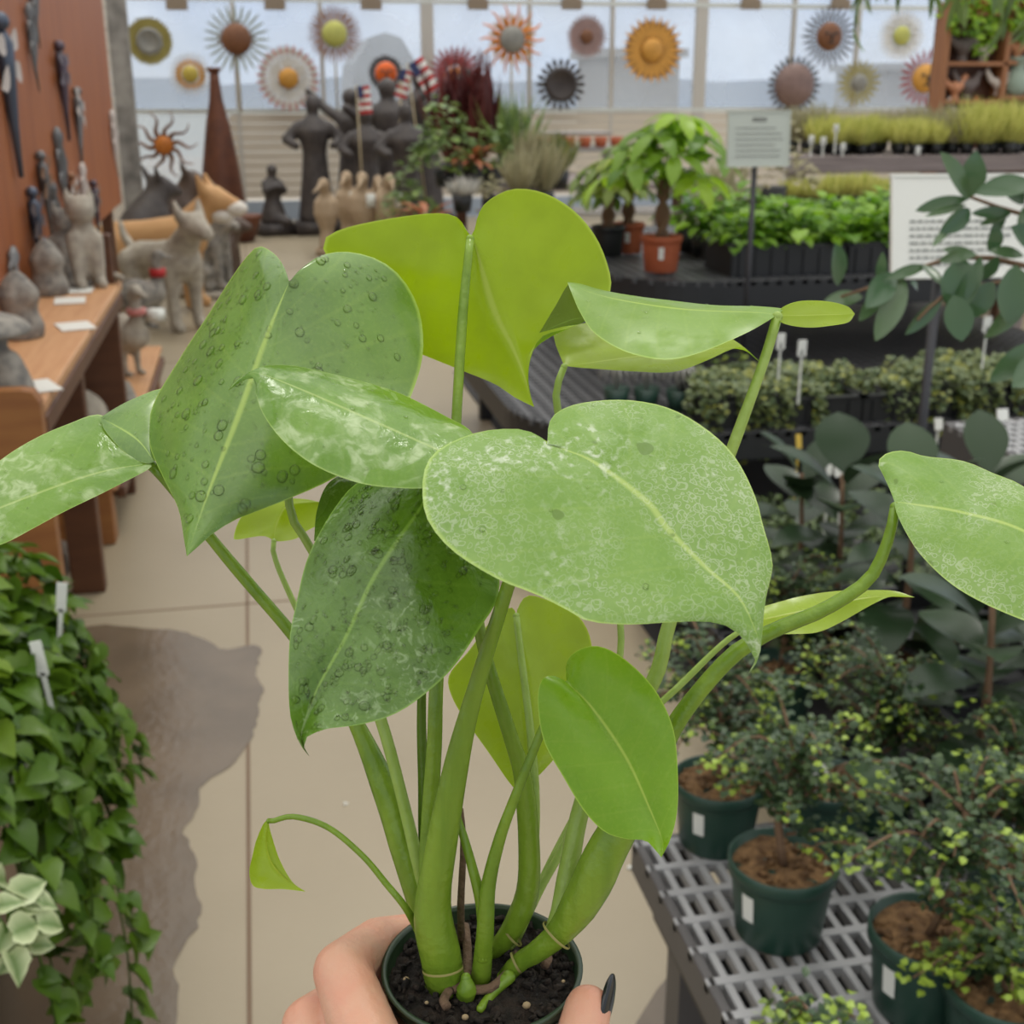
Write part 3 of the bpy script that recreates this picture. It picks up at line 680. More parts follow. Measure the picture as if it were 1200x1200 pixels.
def rosette(t, n, L, w, lm, z0, h=.05, el=(.2, 1.2), stem=None, droop=.5, tints=(0, 1), peak=.5, seg=4):
    ml = MB(); ms = MB()
    for i in range(n):
        a = i*2.399+U(-.3, .3); e_ = U(*el); d = V((math.cos(a)*math.cos(e_), math.sin(a)*math.cos(e_), math.sin(e_)))
        b = V((0, 0, z0)); s = b+d*h*U(.6, 1.2)+V((0, 0, h*.5*rnd.random()))
        if stem: ms.tube([b, b.lerp(s, .5)+V((0, 0, .01)), s], .0022, 5)
        ml.leaf(s, (d.x, d.y, d.z*.5), (0, 0, 1), L*U(.75, 1.2), w*U(.8, 1.2), droop, .12, seg, peak, tint=U(*tints))
    ml.build('foliage', lm, t)
    if stem: ms.build('stem', stem, t)
def blades(t, n, h, w, lm, z0, spread=.05, lean=.35, tints=(0, 1)):
    ml = MB()
    for i in range(n):
        a = U(0, 6.28); r = spread*math.sqrt(rnd.random()); b = V((r*math.cos(a), r*math.sin(a), z0))
        d = V((math.cos(a)*lean*U(.1, 1.3), math.sin(a)*lean*U(.1, 1.3), 1))
        ml.leaf(b, d, (math.cos(a), math.sin(a), .2), h*U(.6, 1.15), w, U(0, .5), .1, 3, .4, tint=U(*tints))
    ml.build('foliage', lm, t)
def mound(t, n, R, h, leaf, lm, z0, tints=(0, 1)):
    ml = MB()
    for i in range(n):
        a = U(0, 6.28); r = R*math.sqrt(rnd.random()); z = z0+h*(1-(r/R)**2)*U(.4, 1.05)
        ml.leaf((r*math.cos(a), r*math.sin(a), z), (math.cos(a)+U(-.6, .6), math.sin(a)+U(-.6, .6), U(-.3, .9)), (U(-.3, .3), U(-.3, .3), 1), leaf*U(.7, 1.3), leaf*U(.6, .9), .3, .1, 3, .5, tint=U(*tints))
    ml.build('foliage', lm, t)

# ================================================================== RIGHT: benches
def bench_slots(name, label, x0, x1, y0, y1, z, bx, by, wx_, wy_, m, rim, legs=True, corner=0, rimm=None, tray=False, into=None):
    """moulded bench top pierced by rectangular slots: real bars, a deep rim and legs"""
    t = into or thing(name, label, 'bench', ((x0+x1)/2, (y0+y1)/2, 0))
    mb = MB(t.location)
    if tray: mq = MB(t.location); mq.box(((x0+x1)/2, (y0+y1)/2, z-.12), (x1-x0-.06, y1-y0-.06, .02)); mq.build('shade_panel', 'black_plastic', t, smooth=False)  # tray: black panel added for the shade seen through the slots
    def xin(y):
        if not corner: return x0
        dy = min(y-y0, y1-y)
        return x0 if dy >= corner else x0+corner-math.sqrt(max(0, corner**2-(corner-dy)**2))
    y = y0+by
    while y < y1-.01:
        xa = xin(y); mb.box(((xa+x1)/2, y, z-.008), (x1-xa, wy_, .016)); y += by
    x = x0+bx
    while x < x1-.005:
        ya, yb = y0, y1
        if corner and x < x0+corner:
            k = corner-math.sqrt(max(0, corner**2-(x0+corner-x)**2)); ya, yb = y0+k, y1-k
        mb.box((x, (ya+yb)/2, z-.010), (wx_, yb-ya, .018)); x += bx
    mb.build('slotted_top', m, t, smooth=False)
    ol = []
    if corner:
        for k in range(13):
            q = math.pi+math.pi/2*k/12; ol.append((x0+corner+corner*math.cos(q), y0+corner+corner*math.sin(q)))
        ol += [(x1, y0), (x1, y1)]
        for k in range(13):
            q = math.pi/2+math.pi/2*k/12; ol.append((x0+corner+corner*math.cos(q), y1-corner+corner*math.sin(q)))
    else: ol = [(x0, y0), (x1, y0), (x1, y1), (x0, y1)]
    n = len(ol); mr = MB(t.location); c = V(((x0+x1)/2, (y0+y1)/2))
    vs = []
    for (x, y) in ol:
        i = V((x, y)); d = (c-i); d = V((d.x/abs(d.x) if abs(d.x) > .01 else 0, d.y/abs(d.y) if abs(d.y) > .01 else 0)).normalized()*.022
        vs += [V((x, y, z)), V((x, y, z-rim)), V((x+d.x, y+d.y, z-rim)), V((x+d.x, y+d.y, z))]
    fs = []
    for i in range(n):
        j = (i+1) % n
        for a in range(4): fs.append((i*4+a, j*4+a, j*4+(a+1) % 4, i*4+(a+1) % 4))
    mr.add(vs, fs); o = mr.build('rim', rimm or m, t, smooth=False); bevel(o, .004)
    if legs:
        for lx in (x0+max(.08, corner*.5), x1-.08):
            for ly in (y0+max(.08, corner*.5), y1-max(.08, corner*.5)):
                ml = MB(t.location); ml.box((lx, ly, (z-rim)/2+.01), (.06, .06, z-rim+.02)); ml.build('leg', rimm or m, t, smooth=False)
    return t
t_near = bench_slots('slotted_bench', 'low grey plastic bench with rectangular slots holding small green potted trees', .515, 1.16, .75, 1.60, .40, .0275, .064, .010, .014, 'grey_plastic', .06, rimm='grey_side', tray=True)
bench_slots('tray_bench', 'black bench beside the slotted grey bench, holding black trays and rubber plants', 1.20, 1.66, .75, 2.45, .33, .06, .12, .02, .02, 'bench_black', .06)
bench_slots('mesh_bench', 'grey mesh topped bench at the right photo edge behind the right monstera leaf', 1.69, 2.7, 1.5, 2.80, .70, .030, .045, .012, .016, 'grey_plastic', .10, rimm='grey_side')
tb = bench_slots('tiered_bench', 'two tiered black bench with rounded corners holding the terracotta pot and trailing plants', .79, 3.3, 3.50, 6.0, .50, .05, .05, .02, .022, 'bench_sheen', .09, corner=.5, rimm='bench_black')
bench_slots('tiered_bench', '', 1.26, 3.4, 4.27, 6.2, .85, .05, .05, .02, .022, 'bench_sheen', .10, corner=.4, rimm='bench_black', into=tb)
bench_slots('ground_bench', 'lowest black bench near the floor with dark low plants', 1.08, 2.6, 2.66, 3.42, .20, .06, .06, .02, .02, 'bench_black', .06)

mb = MB(); mb.box((2.3, 4.3, .003), (2.5, 5.0, .006)); dm('floor_shade_sheet', (.018, .017, .016), .85); tag(mb.build('floor_shade_sheet', 'floor_shade_sheet', smooth=False), 'black sheet standing in for the shade beneath the plant benches', 'shade sheet')  # black sheet added to darken the floor under the benches
# ---- near bench: dark green pots with small-leaved trees
near = [((911, 1090), .0735, .118, 'dark green pot with thin small-leaved tree, at the centre of the slotted bench', .17, 11, 3.6),
        ((1078, 1178), .0735, .118, 'dark green pot of small-leaved tree at the front right of the slotted bench', .22, 15, 3.5),
        ((838, 985), .070, .112, 'dark green pot of bushy small-leaved tree at the far left bench corner', .20, 16, 3.9)]
for (px, py), r, h, lab, ht, nb, ta in near:
    p = aZ(px, py, .40); t = thing('potted_tree', lab, 'potted plant', p, 'small leaved trees on the slotted bench')
    pot_parts(t, r, h, 'pot_green', 'bark', ta); bushy(t, ht+.12, .15, nb+6, h*.9, .0112, sub=10, tip=.10)
p = aZ(962, 985, .40); t = thing('potted_rubber_plant', 'dark green pot with white label and few broad dark leaves, between two small trees', 'potted plant', p)
pot_parts(t, .068, .11, 'pot_green', 'bark'); rosette(t, 7, .10, .06, 'lf_rubber', .1, .05, (-.1, .7), 'twig', .6, (0, .6), seg=6)
mb = MB(); mb.box((-.035, -.045, .145), (.026, .003, .05), Matrix.Rotation(-.25, 3, 'Y')); mb.build('plant_label', 'white_card', t)
p = aZ(1165, 1240, .40); t = thing('potted_tree', 'bright small-leaved plant at the lower right photo corner', 'potted plant', p, 'small leaved trees on the slotted bench')
pot_parts(t, .07, .11); bushy(t, .10, .10, 18, .10, .012, sub=7, tip=.9)
p = aZ(945, 1345, .40); t = thing('potted_tree', 'small-leaved plant at the bottom photo edge whose green tip pokes up', 'potted plant', p, 'small leaved trees on the slotted bench')
pot_parts(t, .06, .10); bushy(t, .14, .09, 10, .09, .012, sub=6, tip=.9)
for (x, y, rz, lab) in ((1.36, 1.18, 0, 'black plastic tray on the black bench nearest the photo corner'), (1.36, 1.72, 0, 'black plastic tray in the middle of the black bench under the rubber plants'), (1.40, 2.22, 0, 'black plastic tray at the far end of the black bench')):
    t = thing('plant_tray', lab, 'tray', (x, y, .33), 'black trays on the bench'); mb = MB()
    for sx in (-1, 1): mb.box((sx*.14, 0, .03), (.006, .52, .06))
    for sy in (-1, 1): mb.box((0, sy*.26, .03), (.28, .006, .06))
    mb.box((0, 0, .004), (.28, .52, .008)); mb.build('body', 'black_plastic', t, smooth=False)
    mr = MB()
    for sx in (-1, 1): mr.box((sx*.147, 0, .06), (.02, .54, .006))
    for sy in (-1, 1): mr.box((0, sy*.267, .06), (.30, .02, .006))
    bevel(mr.build('rim', 'black_plastic', t, smooth=False), .002)
def rubber(px, py, z, hs, n, L, w, lab, r=.075, y=None):
    n += 5; L *= 1.12; w *= 1.05
    p = aZ(px, py, z); t = thing('rubber_plant', lab, 'rubber plant', p)
    pot_parts(t, r, r*1.5, 'black_plastic', 'bark'); z0 = r*1.35
    ms = MB(); ms.tube(cr([(0, 0, z0), (.01, .005, z0+hs*.5), (0, .01, z0+hs)], 6), [.007]*4+[.005]*3, 7); ms.build('stem', 'twig', t)
    for i in range(n):
        ml = MB(); a = i*2.4+.6; f = (i+.5)/n; el = -.25+1.25*f
        b = V((0, .005, z0+hs*(.12+.88*f))); d = V((math.cos(a)*math.cos(el), math.sin(a)*math.cos(el), math.sin(el)))
        ml.leaf(b+d*.015, d, (0, 0, 1) if el < .9 else (-math.cos(a), -math.sin(a), .3), L*U(.8, 1.1), w*U(.85, 1.1), .55*(1-f)+.15, .12, 8, .52, tint=U(0, .8)); ml.build('leaf', 'lf_rubber', t)
rubber(1128, 1000, .345, .34, 13, .135, .078, 'dark rubber plant with broad drooping leaves, largest at the right photo edge')
rubber(1190, 940, .345, .30, 11, .13, .075, 'dark rubber plant cut off by the right photo edge')
rubber(1045, 835, .345, .36, 12, .14, .082, 'dark rubber plant behind the thick curved monstera stem')
rubber(968, 800, .20, .40, 12, .16, .10, 'dark rubber plant with broad lobes just right of the big front leaf')
rubber(1130, 800, .345, .34, 12, .14, .08, 'dark rubber plant under the right monstera leaf')
rubber(925, 770, .20, .36, 10, .15, .09, 'dark rubber plant peeking behind the tip of the big front leaf')
for (px, py, lab, ht, nb) in ((1015, 985, 'bushy small-leaved tree standing in a pot at the edge of the black bench', .26, 20), (905, 915, 'small-leaved tree in a pot low behind the slotted bench', .26, 20), (1180, 1075, 'sprawling small-leaved tree in the nearest black tray', .22, 16)):
    z = .345 if px > 950 else .02
    p = aZ(px, py, z); t = thing('potted_tree', lab, 'potted plant', p, 'small leaved trees by the slotted bench')
    pot_parts(t, .07, .11 if z > .1 else .3, 'pot_green', 'bark'); bushy(t, ht+.08, .15, nb+6, .1 if z > .1 else .28, .0112, sub=10, tip=.10)
# ---- lowest bench: low dark plants, labels
k = 0
proto = []
for _ in range(3):
    t = thing('ground_cover_plant', 'low dark green plant on the lowest black bench', 'plant', (0, 0, 0), 'low plants on the lowest bench'); mb = MB()
    mb.lathe((0, 0, 0), [(.05, 0), (.06, .07), (.056, .07), (.05, .06), (.001, .06)], 14); mb.build('pot', 'black_plastic', t); mound(t, 110, .085, .085, .024, 'lf_low', .055); proto.append(t)
pos = [(1.18+.155*i, 2.76+.15*j) for j in range(5) for i in range(9)]
for i, (x, y) in enumerate(pos):
    l = V((x+U(-.02, .02), y+U(-.02, .02), .20))
    if i < 3: proto[i].location = l
    else: dup(proto[i % 3], l, U(0, 6))
for (px, py, y, lab, w, h) in ((988, 551, 3.0, 'wide white plant label among the low dark plants', .05, .035), (972, 550, 3.02, 'narrow white label beside the wide one', .018, .03), (936, 517, 3.3, 'yellow plant label standing in the shade under the bench', .017, .042), (1100, 497, 3.2, 'pale round label beside the black sign post', .025, .035), (1175, 486, 2.72, 'white label standing on the grey mesh bench', .03, .03)):
    p = aY(px, py, y); mb = MB(p); mb.box(p, (w, .003, h), Matrix.Rotation(-.3, 3, 'X')); mb.box(p-V((0, 0, h*.5+.09)), (.006, .003, .19)); dm('label_yellow', (.6, .42, .06), .6) if 'label_yellow' not in M else 0
    tag(mb.build('plant_label', 'label_yellow' if 'yellow' in lab else 'white_card', smooth=False), lab, 'label', 'labels among the low plants')

# ---- lower tier: trailing succulents in black trays, white striped plants
def tray6(name, lab, x, y, z, w=.5, d=.28, h=.085, m='black_plastic'):
    t = thing(name, lab, 'tray', (x, y, z)); mb = MB()
    for sx in (-1, 1): mb.box((sx*w/2, 0, h/2), (.008, d, h))
    for sy in (-1, 1): mb.box((0, sy*d/2, h/2), (w, .008, h))
    for k in range(7): mb.box((-w/2+w*(k+.5)/7, -d/2-.004, h*.45), (.014, .012, h*.8))
    mb.box((0, 0, .004), (w, d, .008)); mb.build('body', m, t, smooth=False); mr = MB()
    for sx in (-1, 1): mr.box((sx*w/2, 0, h), (.022, d+.022, .008))
    for sy in (-1, 1): mr.box((0, sy*d/2, h), (w, .022, .008))
    mr.build('rim', m, t, smooth=False); return t
trailing = []
for v in range(4):
    t = thing('trailing_succulent', 'trailing grey green succulent spilling over a black tray', 'succulent', (0, 0, 0), 'succulents on the lower tier'); mb = MB(); mb.lathe((0, 0, 0), [(.045, 0), (.055, .08), (.05, .08), (.001, .07)], 12); mb.build('pot', 'black_plastic', t)
    ml = MB()
    for b in range(12):
        a = U(0, 6.28) if b > 5 else U(-2.4, -.7); L = U(.06, .22) if b <= 5 else U(.05, .1)
        for i in range(12):
            f = i/11; q = V((math.cos(a)*min(f*1.8, 1)*.10, math.sin(a)*min(f*1.8, 1)*.12, .09+.03*math.sin(f*3)-max(0, f-.4)*L*1.6))
            for _ in range(4): ml.leaf(q+V((U(-.015, .015), U(-.015, .015), U(-.01, .015))), (U(-1, 1), U(-1, 1), U(-.6, .8)), (0, -.5, 1), U(.016, .028), U(.014, .022), .2, .1, 3, .5, tint=U(0, .4) if rnd.random() > .15 else 1)
    ml.build('foliage', 'lf_succ', t); trailing.append(t)
spots = [(1.42+.145*i, 3.64+.14*j) for i in range(13) for j in range(2) if (i*7+j*3) % 5 not in (1,)]
for k in range(4): tray6('plant_tray', ['black tray of trailing succulents nearest the white striped plants', 'black tray of trailing succulents below the folded monstera leaf', 'black tray of succulents left of the black sign post', 'black tray of succulents right of the black sign post'][k], 1.60+.51*k, 3.70, .5, .5, .30)
for i, (x, y) in enumerate(spots):
    l = V((x+U(-.02, .02), y, .51))
    if i < 4: trailing[i].location = l
    else: dup(trailing[i % 4], l, U(-.5, .5), scale=U(.9, 1.15))
for (px, py, y, lab) in ((940, 408, 3.5, 'white tag among the trailing succulents, left one'), (915, 400, 3.6, 'white tag right behind the folded monstera leaf stem'), (1157, 380, 3.6, 'white tag among succulents right of the sign post')):
    p = aY(px, py, y); mb = MB(p); mb.box(p, (.028, .003, .05)); mb.box(p-V((0, 0, .09)), (.006, .003, .17)); tag(mb.build('plant_label', 'white_card', smooth=False), lab, 'label', 'labels on the lower tier')
for i, (px, py, lab) in enumerate(((722, 478, 'white striped grassy plant, leftmost under the folded leaf'), (757, 478, 'white striped grassy plant, second of the three'), (795, 480, 'white striped grassy plant, third and rightmost'))):
    p = aZ(px, py, .5); t = thing('striped_grass_plant', lab, 'plant', (p.x, p.y, .5), 'white striped plants on the lower tier'); mb = MB(); mb.lathe((0, 0, 0), [(.035, 0), (.045, .07), (.04, .07), (.001, .06)], 12); mb.build('pot', 'pot_green', t)
    ml = MB()
    for b in range(16):
        a = b*.42; d = V((math.cos(a), math.sin(a), 0)); P = [V((0, 0, .06))+d*.055*f*1.2+V((0, 0, .085*math.sin(f*2.7))) for f in (0, .2, .4, .6, .8, 1.0)]
        ml.tube(P, [.004, .006, .006, .005, .004, .001], 5, flat=.4)
    ml.build('foliage', 'lf_white', t)
p = aZ(855, 470, .5); t = thing('striped_grass_plant', 'loose pale green plant between the striped plants and the folded leaf stem', 'plant', (p.x, p.y, .5)); mb = MB(); mb.lathe((0, 0, 0), [(.04, 0), (.05, .07), (.045, .07), (.001, .06)], 12); mb.build('pot', 'black_plastic', t); mound(t, 60, .09, .14, .03, 'lf_round', .05)
# ---- upper tier: bright bedding plants in black trays, money trees
for k in range(4): tray6('plant_tray', ['black tray of bright green plants right beside the terracotta pot', 'black tray of bright green plants behind the pale sign post', 'black tray of bright green plants left of the white sign', 'black tray of bright green plants partly behind the white sign'][k], 1.93+.46*k, 4.50, .85, .44, .28, .11)
for k in range(4): tray6('plant_tray', ['rear black tray of green plants behind the money tree', 'rear black tray of green plants, second along the upper tier', 'rear black tray of green plants, third along the upper tier', 'rear black tray of green plants near the white sign'][k], 2.0+.46*k, 4.98, .85, .44, .28, .11)
bed = []
for v in range(3):
    t = thing('bedding_plant', 'small bright green leafy plant in a black tray on the upper tier', 'plant', (0, 0, 0), 'bright green plants on the upper tier'); mb = MB(); mb.lathe((0, 0, 0), [(.036, 0), (.044, .085), (.04, .085), (.001, .08)], 10); mb.build('pot', 'black_plastic', t)
    rosette(t, 26, .062, .046, 'lf_bed', .08, .085, (.1, 1.35), 'lf_bed', .6, (0, 1), seg=4); bed.append(t)
spots = [(1.78+.098*i, yy) for i in range(19) for yy in (4.44, 4.56, 4.92, 5.04)]
for i, (x, y) in enumerate(spots):
    l = V((x+U(-.01, .01), y+U(-.01, .01), .86))
    if i < 3: bed[i].location = l
    else: dup(bed[i % 3], l, U(0, 6), scale=U(.85, 1.25))
def money(px, py, z, h, nst, L, lab, potm, r, seed=0, lm='lf_money'):
    p = aZ(px, py, z); t = thing('money_tree', lab, 'potted plant', p); pot_parts(t, r, r*1.75, potm, 'soil', 4.4 if potm == 'terracotta' else None); z0 = r*1.6
    ms = MB()
    for s in (-1, 0, 1): ms.tube(cr([(s*.018, 0, z0), (-s*.014, s*.01, z0+h*.2), (s*.012, -s*.01, z0+h*.38), (s*.004, 0, z0+h*.5)], 8), [.015]*5+[.012]*4, 7)
    ms.build('trunk', 'twig', t)
    for i in range(nst):
        a = i*2.4+seed; f = (i+1)/nst; el = .35+f*.9; b = V((0, 0, z0+h*(.28+.25*f))); d = V((math.cos(a)*math.cos(el), math.sin(a)*math.cos(el), math.sin(el)))
        e_ = b+d*h*U(.42, .58); mst = MB(); mst.tube(cr([b, b.lerp(e_, .5)+V((0, 0, .02)), e_], 5), .003, 5); st = mst.build('leaf_stalk', lm, t)
        ml = MB(); ti = U(0, 1)
        u = V((d.x*.5, d.y*.5, 1)).normalized(); x = u.orthogonal().normalized(); y = u.cross(x)
        for q in range(6):
            an = q*math.pi/3+a; ml.leaf(e_, x*math.cos(an)+y*math.sin(an)+u*.1, u, L*U(.85, 1.15), L*.35, .45, .12, 6, .58, tint=min(1, max(0, ti+U(-.2, .2))))
        ml.build('leaflets', lm, t)
money(774, 318, .86, .42, 17, .155, 'tall money tree with bright palmate leaves in a terracotta pot', 'terracotta', .076, .4)
money(712, 300, .86, .26, 14, .115, 'lower round leaved plant in dark pot left of the terracotta pot', 'black_plastic', .07, 1.2, 'lf_round')
money(735, 296, .86, .30, 12, .10, 'rounded yellow green plant in terracotta pot half hidden behind the money tree', 'terracotta', .07, 2.1, 'lf_round')

# ================================================================== signs on posts
def sign(px0, py0, px1, py1, y, lab, postpx, rows, col, tilt, zb, head=True, yaw=0.0):
    a = aY(px0, py0, y); b = aY(px1, py1, y); w = b.x-a.x; h = a.z-b.z; c = (a+b)/2
    t = thing('sign', lab, 'sign', (c.x, y, zb)); R = Matrix.Rotation(yaw, 3, 'Z') @ Matrix.Rotation(tilt, 3, 'X')
    def q(x, z, d=0): return c+R @ V((x, d, z))
    mb = MB(t.location); mb.box(c, (w, .006, h), R); mb.build('sign_board', col, t, smooth=False)
    mf = MB(t.location)
    for sz in (-1, 1): mf.box(q(0, sz*h/2), (w+.012, .012, .006), R)
    for sx in (-1, 1): mf.box(q(sx*w/2, 0), (.006, .012, h), R)
    mf.build('sign_frame', 'pale_sign' if head else 'white_card', t, smooth=False)
    ml = MB(t.location)
    if head:
        for i in range(7): ml.box(q(-w*.10+i*w*.034, h*.36, -.005), (w*.026, .001, h*.07), R)
        ml.build('heading_text', 'ink', t, smooth=False); ml = MB(t.location)
    for r in range(rows):
        x = -w*.38
        while x < w*(.36 if r % 3 else .25):
            ww = U(.02, .07)*w
            ml.box(q(x+ww/2, h*(.20 if head else .05)-r*h*(.62 if head else .5)/rows, -.005), (ww, .001, h*(.018 if head else .022)), R); x += ww+w*.014
    ml.build('lettering', 'ink', t, smooth=False)
    mp = MB(t.location); mp.tube([(c.x+postpx, y+.012, c.z-h*.3), (c.x+postpx, y+.012, zb)], .010, 8); mp.build('post', 'iron', t)
    return t
sign(855, 131, 922, 194, 4.10, 'pale green grey sign on thin black post above the upper bench tier', -.003, 6, 'pale_sign', -.08, .50)
sign(1056, 206, 1192, 322, 2.30, 'large white sign with grey text lines on a black post behind ficus twigs', -.03, 7, 'white_card', -.25, .33, head=False, yaw=-.12)

# ================================================================== rear right: weathered bench of herbs, cubby shelf
t = thing('wooden_bench', 'weathered grey wooden plank bench holding herb pots, right background', 'bench', (5.0, 8.3, 0))
T('bench_top', 'weathered_wood', t, [((5.0, 8.0+.17*k, 1.075), (3.1, .16, .03)) for k in range(5)], .003)
T('apron', 'weathered_wood', t, [((5.0, 7.92, 1.035), (3.1, .03, .11)), ((5.0, 7.90, 1.0), (3.14, .02, .03))], .003)
for x in (3.55, 5.0, 6.4): T('leg', 'weathered_wood', t, [((x, 8.0, .5), (.1, .1, 1.0))])
t = thing('wooden_bench', 'lower grey wooden bench step below the herb bench', 'bench', (3.9, 7.3, 0))
T('bench_top', 'weathered_wood', t, [((4.0, 7.2+.17*k, .80), (1.9, .16, .03)) for k in range(3)], .003); T('apron', 'weathered_wood', t, [((4.0, 7.11, .77), (1.9, .03, .09))])
for x in (3.2, 4.8): T('leg', 'weathered_wood', t, [((x, 7.25, .38), (.08, .08, .76))])
def herbs(kind, lab, grp, lm, spots, h, tints=(0, 1), n=120, z=1.09):
    pr = []
    for v in range(2):
        t = thing(kind, lab, 'herb', (0, 0, 0), grp); mb = MB(); mb.lathe((0, 0, 0), [(.035, 0), (.045, .08), (.04, .08), (.001, .075)], 10); mb.build('pot', 'black_plastic', t); blades(t, int(n*1.5), h, .010, lm, .07, .065, .85, tints); pr.append(t)
    for i, (x, y) in enumerate(spots):
        l = V((x, y, z))
        if i < 2: pr[i].location = l
        else: dup(pr[i % 2], l, U(0, 6), scale=U(.85, 1.15))
def bz(px0, px1, n, y): return [(aY(px0+(px1-px0)*(i+.5)/n, 170, y).x, y+.03*(-1)**i) for i in range(n)]
herbs('potted_herb', 'yellow green feathery herb on the weathered bench, left half', 'yellow herbs, left', 'lf_herb', bz(955, 1030, 5, 8.1)+bz(965, 1040, 5, 8.3), .19)
herbs('potted_herb', 'yellow green herb on the weathered bench below the red sun', 'yellow herbs, middle', 'lf_herb', bz(1050, 1100, 4, 8.05)+bz(1050, 1100, 3, 8.25), .17, (.3, 1))
herbs('potted_herb', 'tall lime green herb on the weathered bench, right end', 'lime herbs, right', 'lf_herb', bz(1128, 1200, 5, 7.98)+bz(1128, 1210, 5, 8.2), .26, (.2, .9))
herbs('potted_herb', 'grey green wispy herb at the back of the weathered bench', 'grey herbs', 'lf_grey', bz(1030, 1100, 6, 8.6)+bz(1100, 1125, 3, 8.1), .22)
herbs('potted_herb', 'grey purple herb at the left end of the weathered bench', 'grey herbs, left', 'lf_grey', bz(925, 960, 3, 8.5), .24)
herbs('potted_herb', 'short yellow herb on the lower grey step', 'herbs on the step', 'lf_herb', bz(930, 1050, 9, 7.3), .12, z=.815)
for (px, py, lab) in ((951, 163, 'white label at the left end of the herb bench'), (965, 165, 'white label second from the left end of the herb bench'), (988, 172, 'white label below the left yellow herbs'), (1076, 176, 'pinkish white label below the middle yellow herbs'), (980, 150, 'white label between yellow herb tops')):
    p = aY(px, py, 7.93); mb = MB(p); mb.box(p, (.035, .004, .05)); mb.box(p-V((0, 0, .08)), (.01, .004, .16)); tag(mb.build('plant_label', 'white_card', smooth=False), lab, 'label', 'labels on the herb bench')
# planted tables in front of the statues: cordylines, bromeliads, ferns
t = thing('plant_table', 'dark table of red and orange potted plants beside the statues', 'table', (3.0, 11.6, 0))
T('table_top', 'weathered_wood', t, [((3.1, 11.6, .70), (2.4, 1.6, .05))])
for x in (2.0, 4.2):
    for y in (10.9, 12.3): T('leg', 'dark_wood', t, [((x, y, .34), (.09, .09, .68))])
t = thing('wire_rack', 'low grey rack of small pots in front of the red leaved plants', 'rack', (2.3, 9.4, 0))
T('rack_top', 'steel', t, [((2.45, 9.3+.06*k, .62), (1.5, .02, .015)) for k in range(9)], .001)
for x in (1.75, 3.15): T('leg', 'steel', t, [((x, 9.35, .30), (.03, .03, .6)), ((x, 9.75, .30), (.03, .03, .6))], .001)
def pl(px, pyb, y, z, lab, cat, fn, potm='black_plastic', r=.1, name='potted_plant', s=1):
    p = aY(px, pyb, y); t = thing(name, lab, cat, (p.x, y, z)); mb = MB(); mb.lathe((0, 0, 0), [(r*.8, 0), (r, r*1.6), (r*.92, r*1.6), (.001, r*1.5)], 16); mb.build('pot', potm, t); fn(t, r*1.5); t.scale = (s,)*3
pl(528, 150, 11.6, .725, 'dark red strappy cordyline in front of the orange centred sun', 'plant', lambda t, z: blades(t, 70, .85, .06, 'lf_red', z, .05, .45), name='cordyline')
pl(562, 150, 11.4, .725, 'dark red upright cordyline right of the first one', 'plant', lambda t, z: blades(t, 70, .92, .06, 'lf_red', z, .05, .4), name='cordyline')
pl(547, 150, 12.0, .725, 'dark red cordyline standing between and behind the other two', 'plant', lambda t, z: blades(t, 60, .92, .06, 'lf_red', z, .05, .4), name='cordyline')
pl(520, 170, 10.8, .725, 'bushy green plant below the red cordylines', 'plant', lambda t, z: mound(t, 220, .26, .62, .09, 'lf_spiky', z), r=.09)
pl(575, 170, 10.9, .725, 'bushy green plant right of the orange plant', 'plant', lambda t, z: mound(t, 160, .24, .38, .08, 'lf_spiky', z), r=.09)
pl(553, 175, 10.7, .725, 'orange bromeliad between two green bushes', 'plant', lambda t, z: rosette(t, 26, .26, .06, 'lf_orange', z, .06, (.3, 1.3)), name='bromeliad')
pl(603, 170, 11.2, .725, 'spiky green plant with long narrow leaves below the flame sun', 'plant', lambda t, z: blades(t, 90, .60, .03, 'lf_spiky', z, .04, .9), name='dracaena')
pl(590, 150, 11.9, .725, 'tall spiky green dracaena right beside the cordylines', 'plant', lambda t, z: blades(t, 70, .62, .03, 'lf_spiky', z, .04, .8), name='dracaena')
t = thing('low_table', 'low dark table of leafy plants in front of the dark statues', 'table', (1.4, 10.2, 0)); T('table_top', 'weathered_wood', t, [((1.55, 10.25, .28), (1.5, 1.0, .04))])
for x in (.9, 2.2):
    for y in (9.85, 10.65): T('leg', 'dark_wood', t, [((x, y, .13), (.07, .07, .26))])
pl(480, 215, 10.5, .30, 'leafy green plant low in front of the dark statues', 'plant', lambda t, z: mound(t, 150, .24, .5, .08, 'lf_spiky', z))
pl(500, 235, 9.95, .30, 'orange red bromeliad with spread leaves, lowest of the group', 'plant', lambda t, z: rosette(t, 30, .24, .06, 'lf_orange', z, .1, (.3, 1.3)), name='bromeliad')
pl(478, 250, 9.6, .0, 'dark green spiky agave like plant by the tan bird posts', 'plant', lambda t, z: blades(t, 80, .42, .05, 'lf_spiky', z, .05, .9), r=.13)
pl(510, 258, 9.3, .0, 'green fern on the floor in front of the bromeliads', 'plant', lambda t, z: blades(t, 110, .40, .04, 'lf_spiky', z, .05, 1.0), r=.13, name='fern')
pl(542, 240, 9.5, .635, 'round white spiky cactus like plant on the wire rack', 'plant', lambda t, z: blades(t, 140, .17, .02, 'lf_white', z-.02, .05, 1.3), r=.08)
pl(575, 235, 9.6, .635, 'small grey plant on the wire rack, second from left', 'plant', lambda t, z: mound(t, 80, .12, .16, .05, 'lf_grey', z), r=.07)
pl(610, 235, 9.5, .635, 'olive brown wispy plant on the wire rack', 'plant', lambda t, z: blades(t, 130, .34, .02, 'lf_grey', z, .05, .8), r=.08)
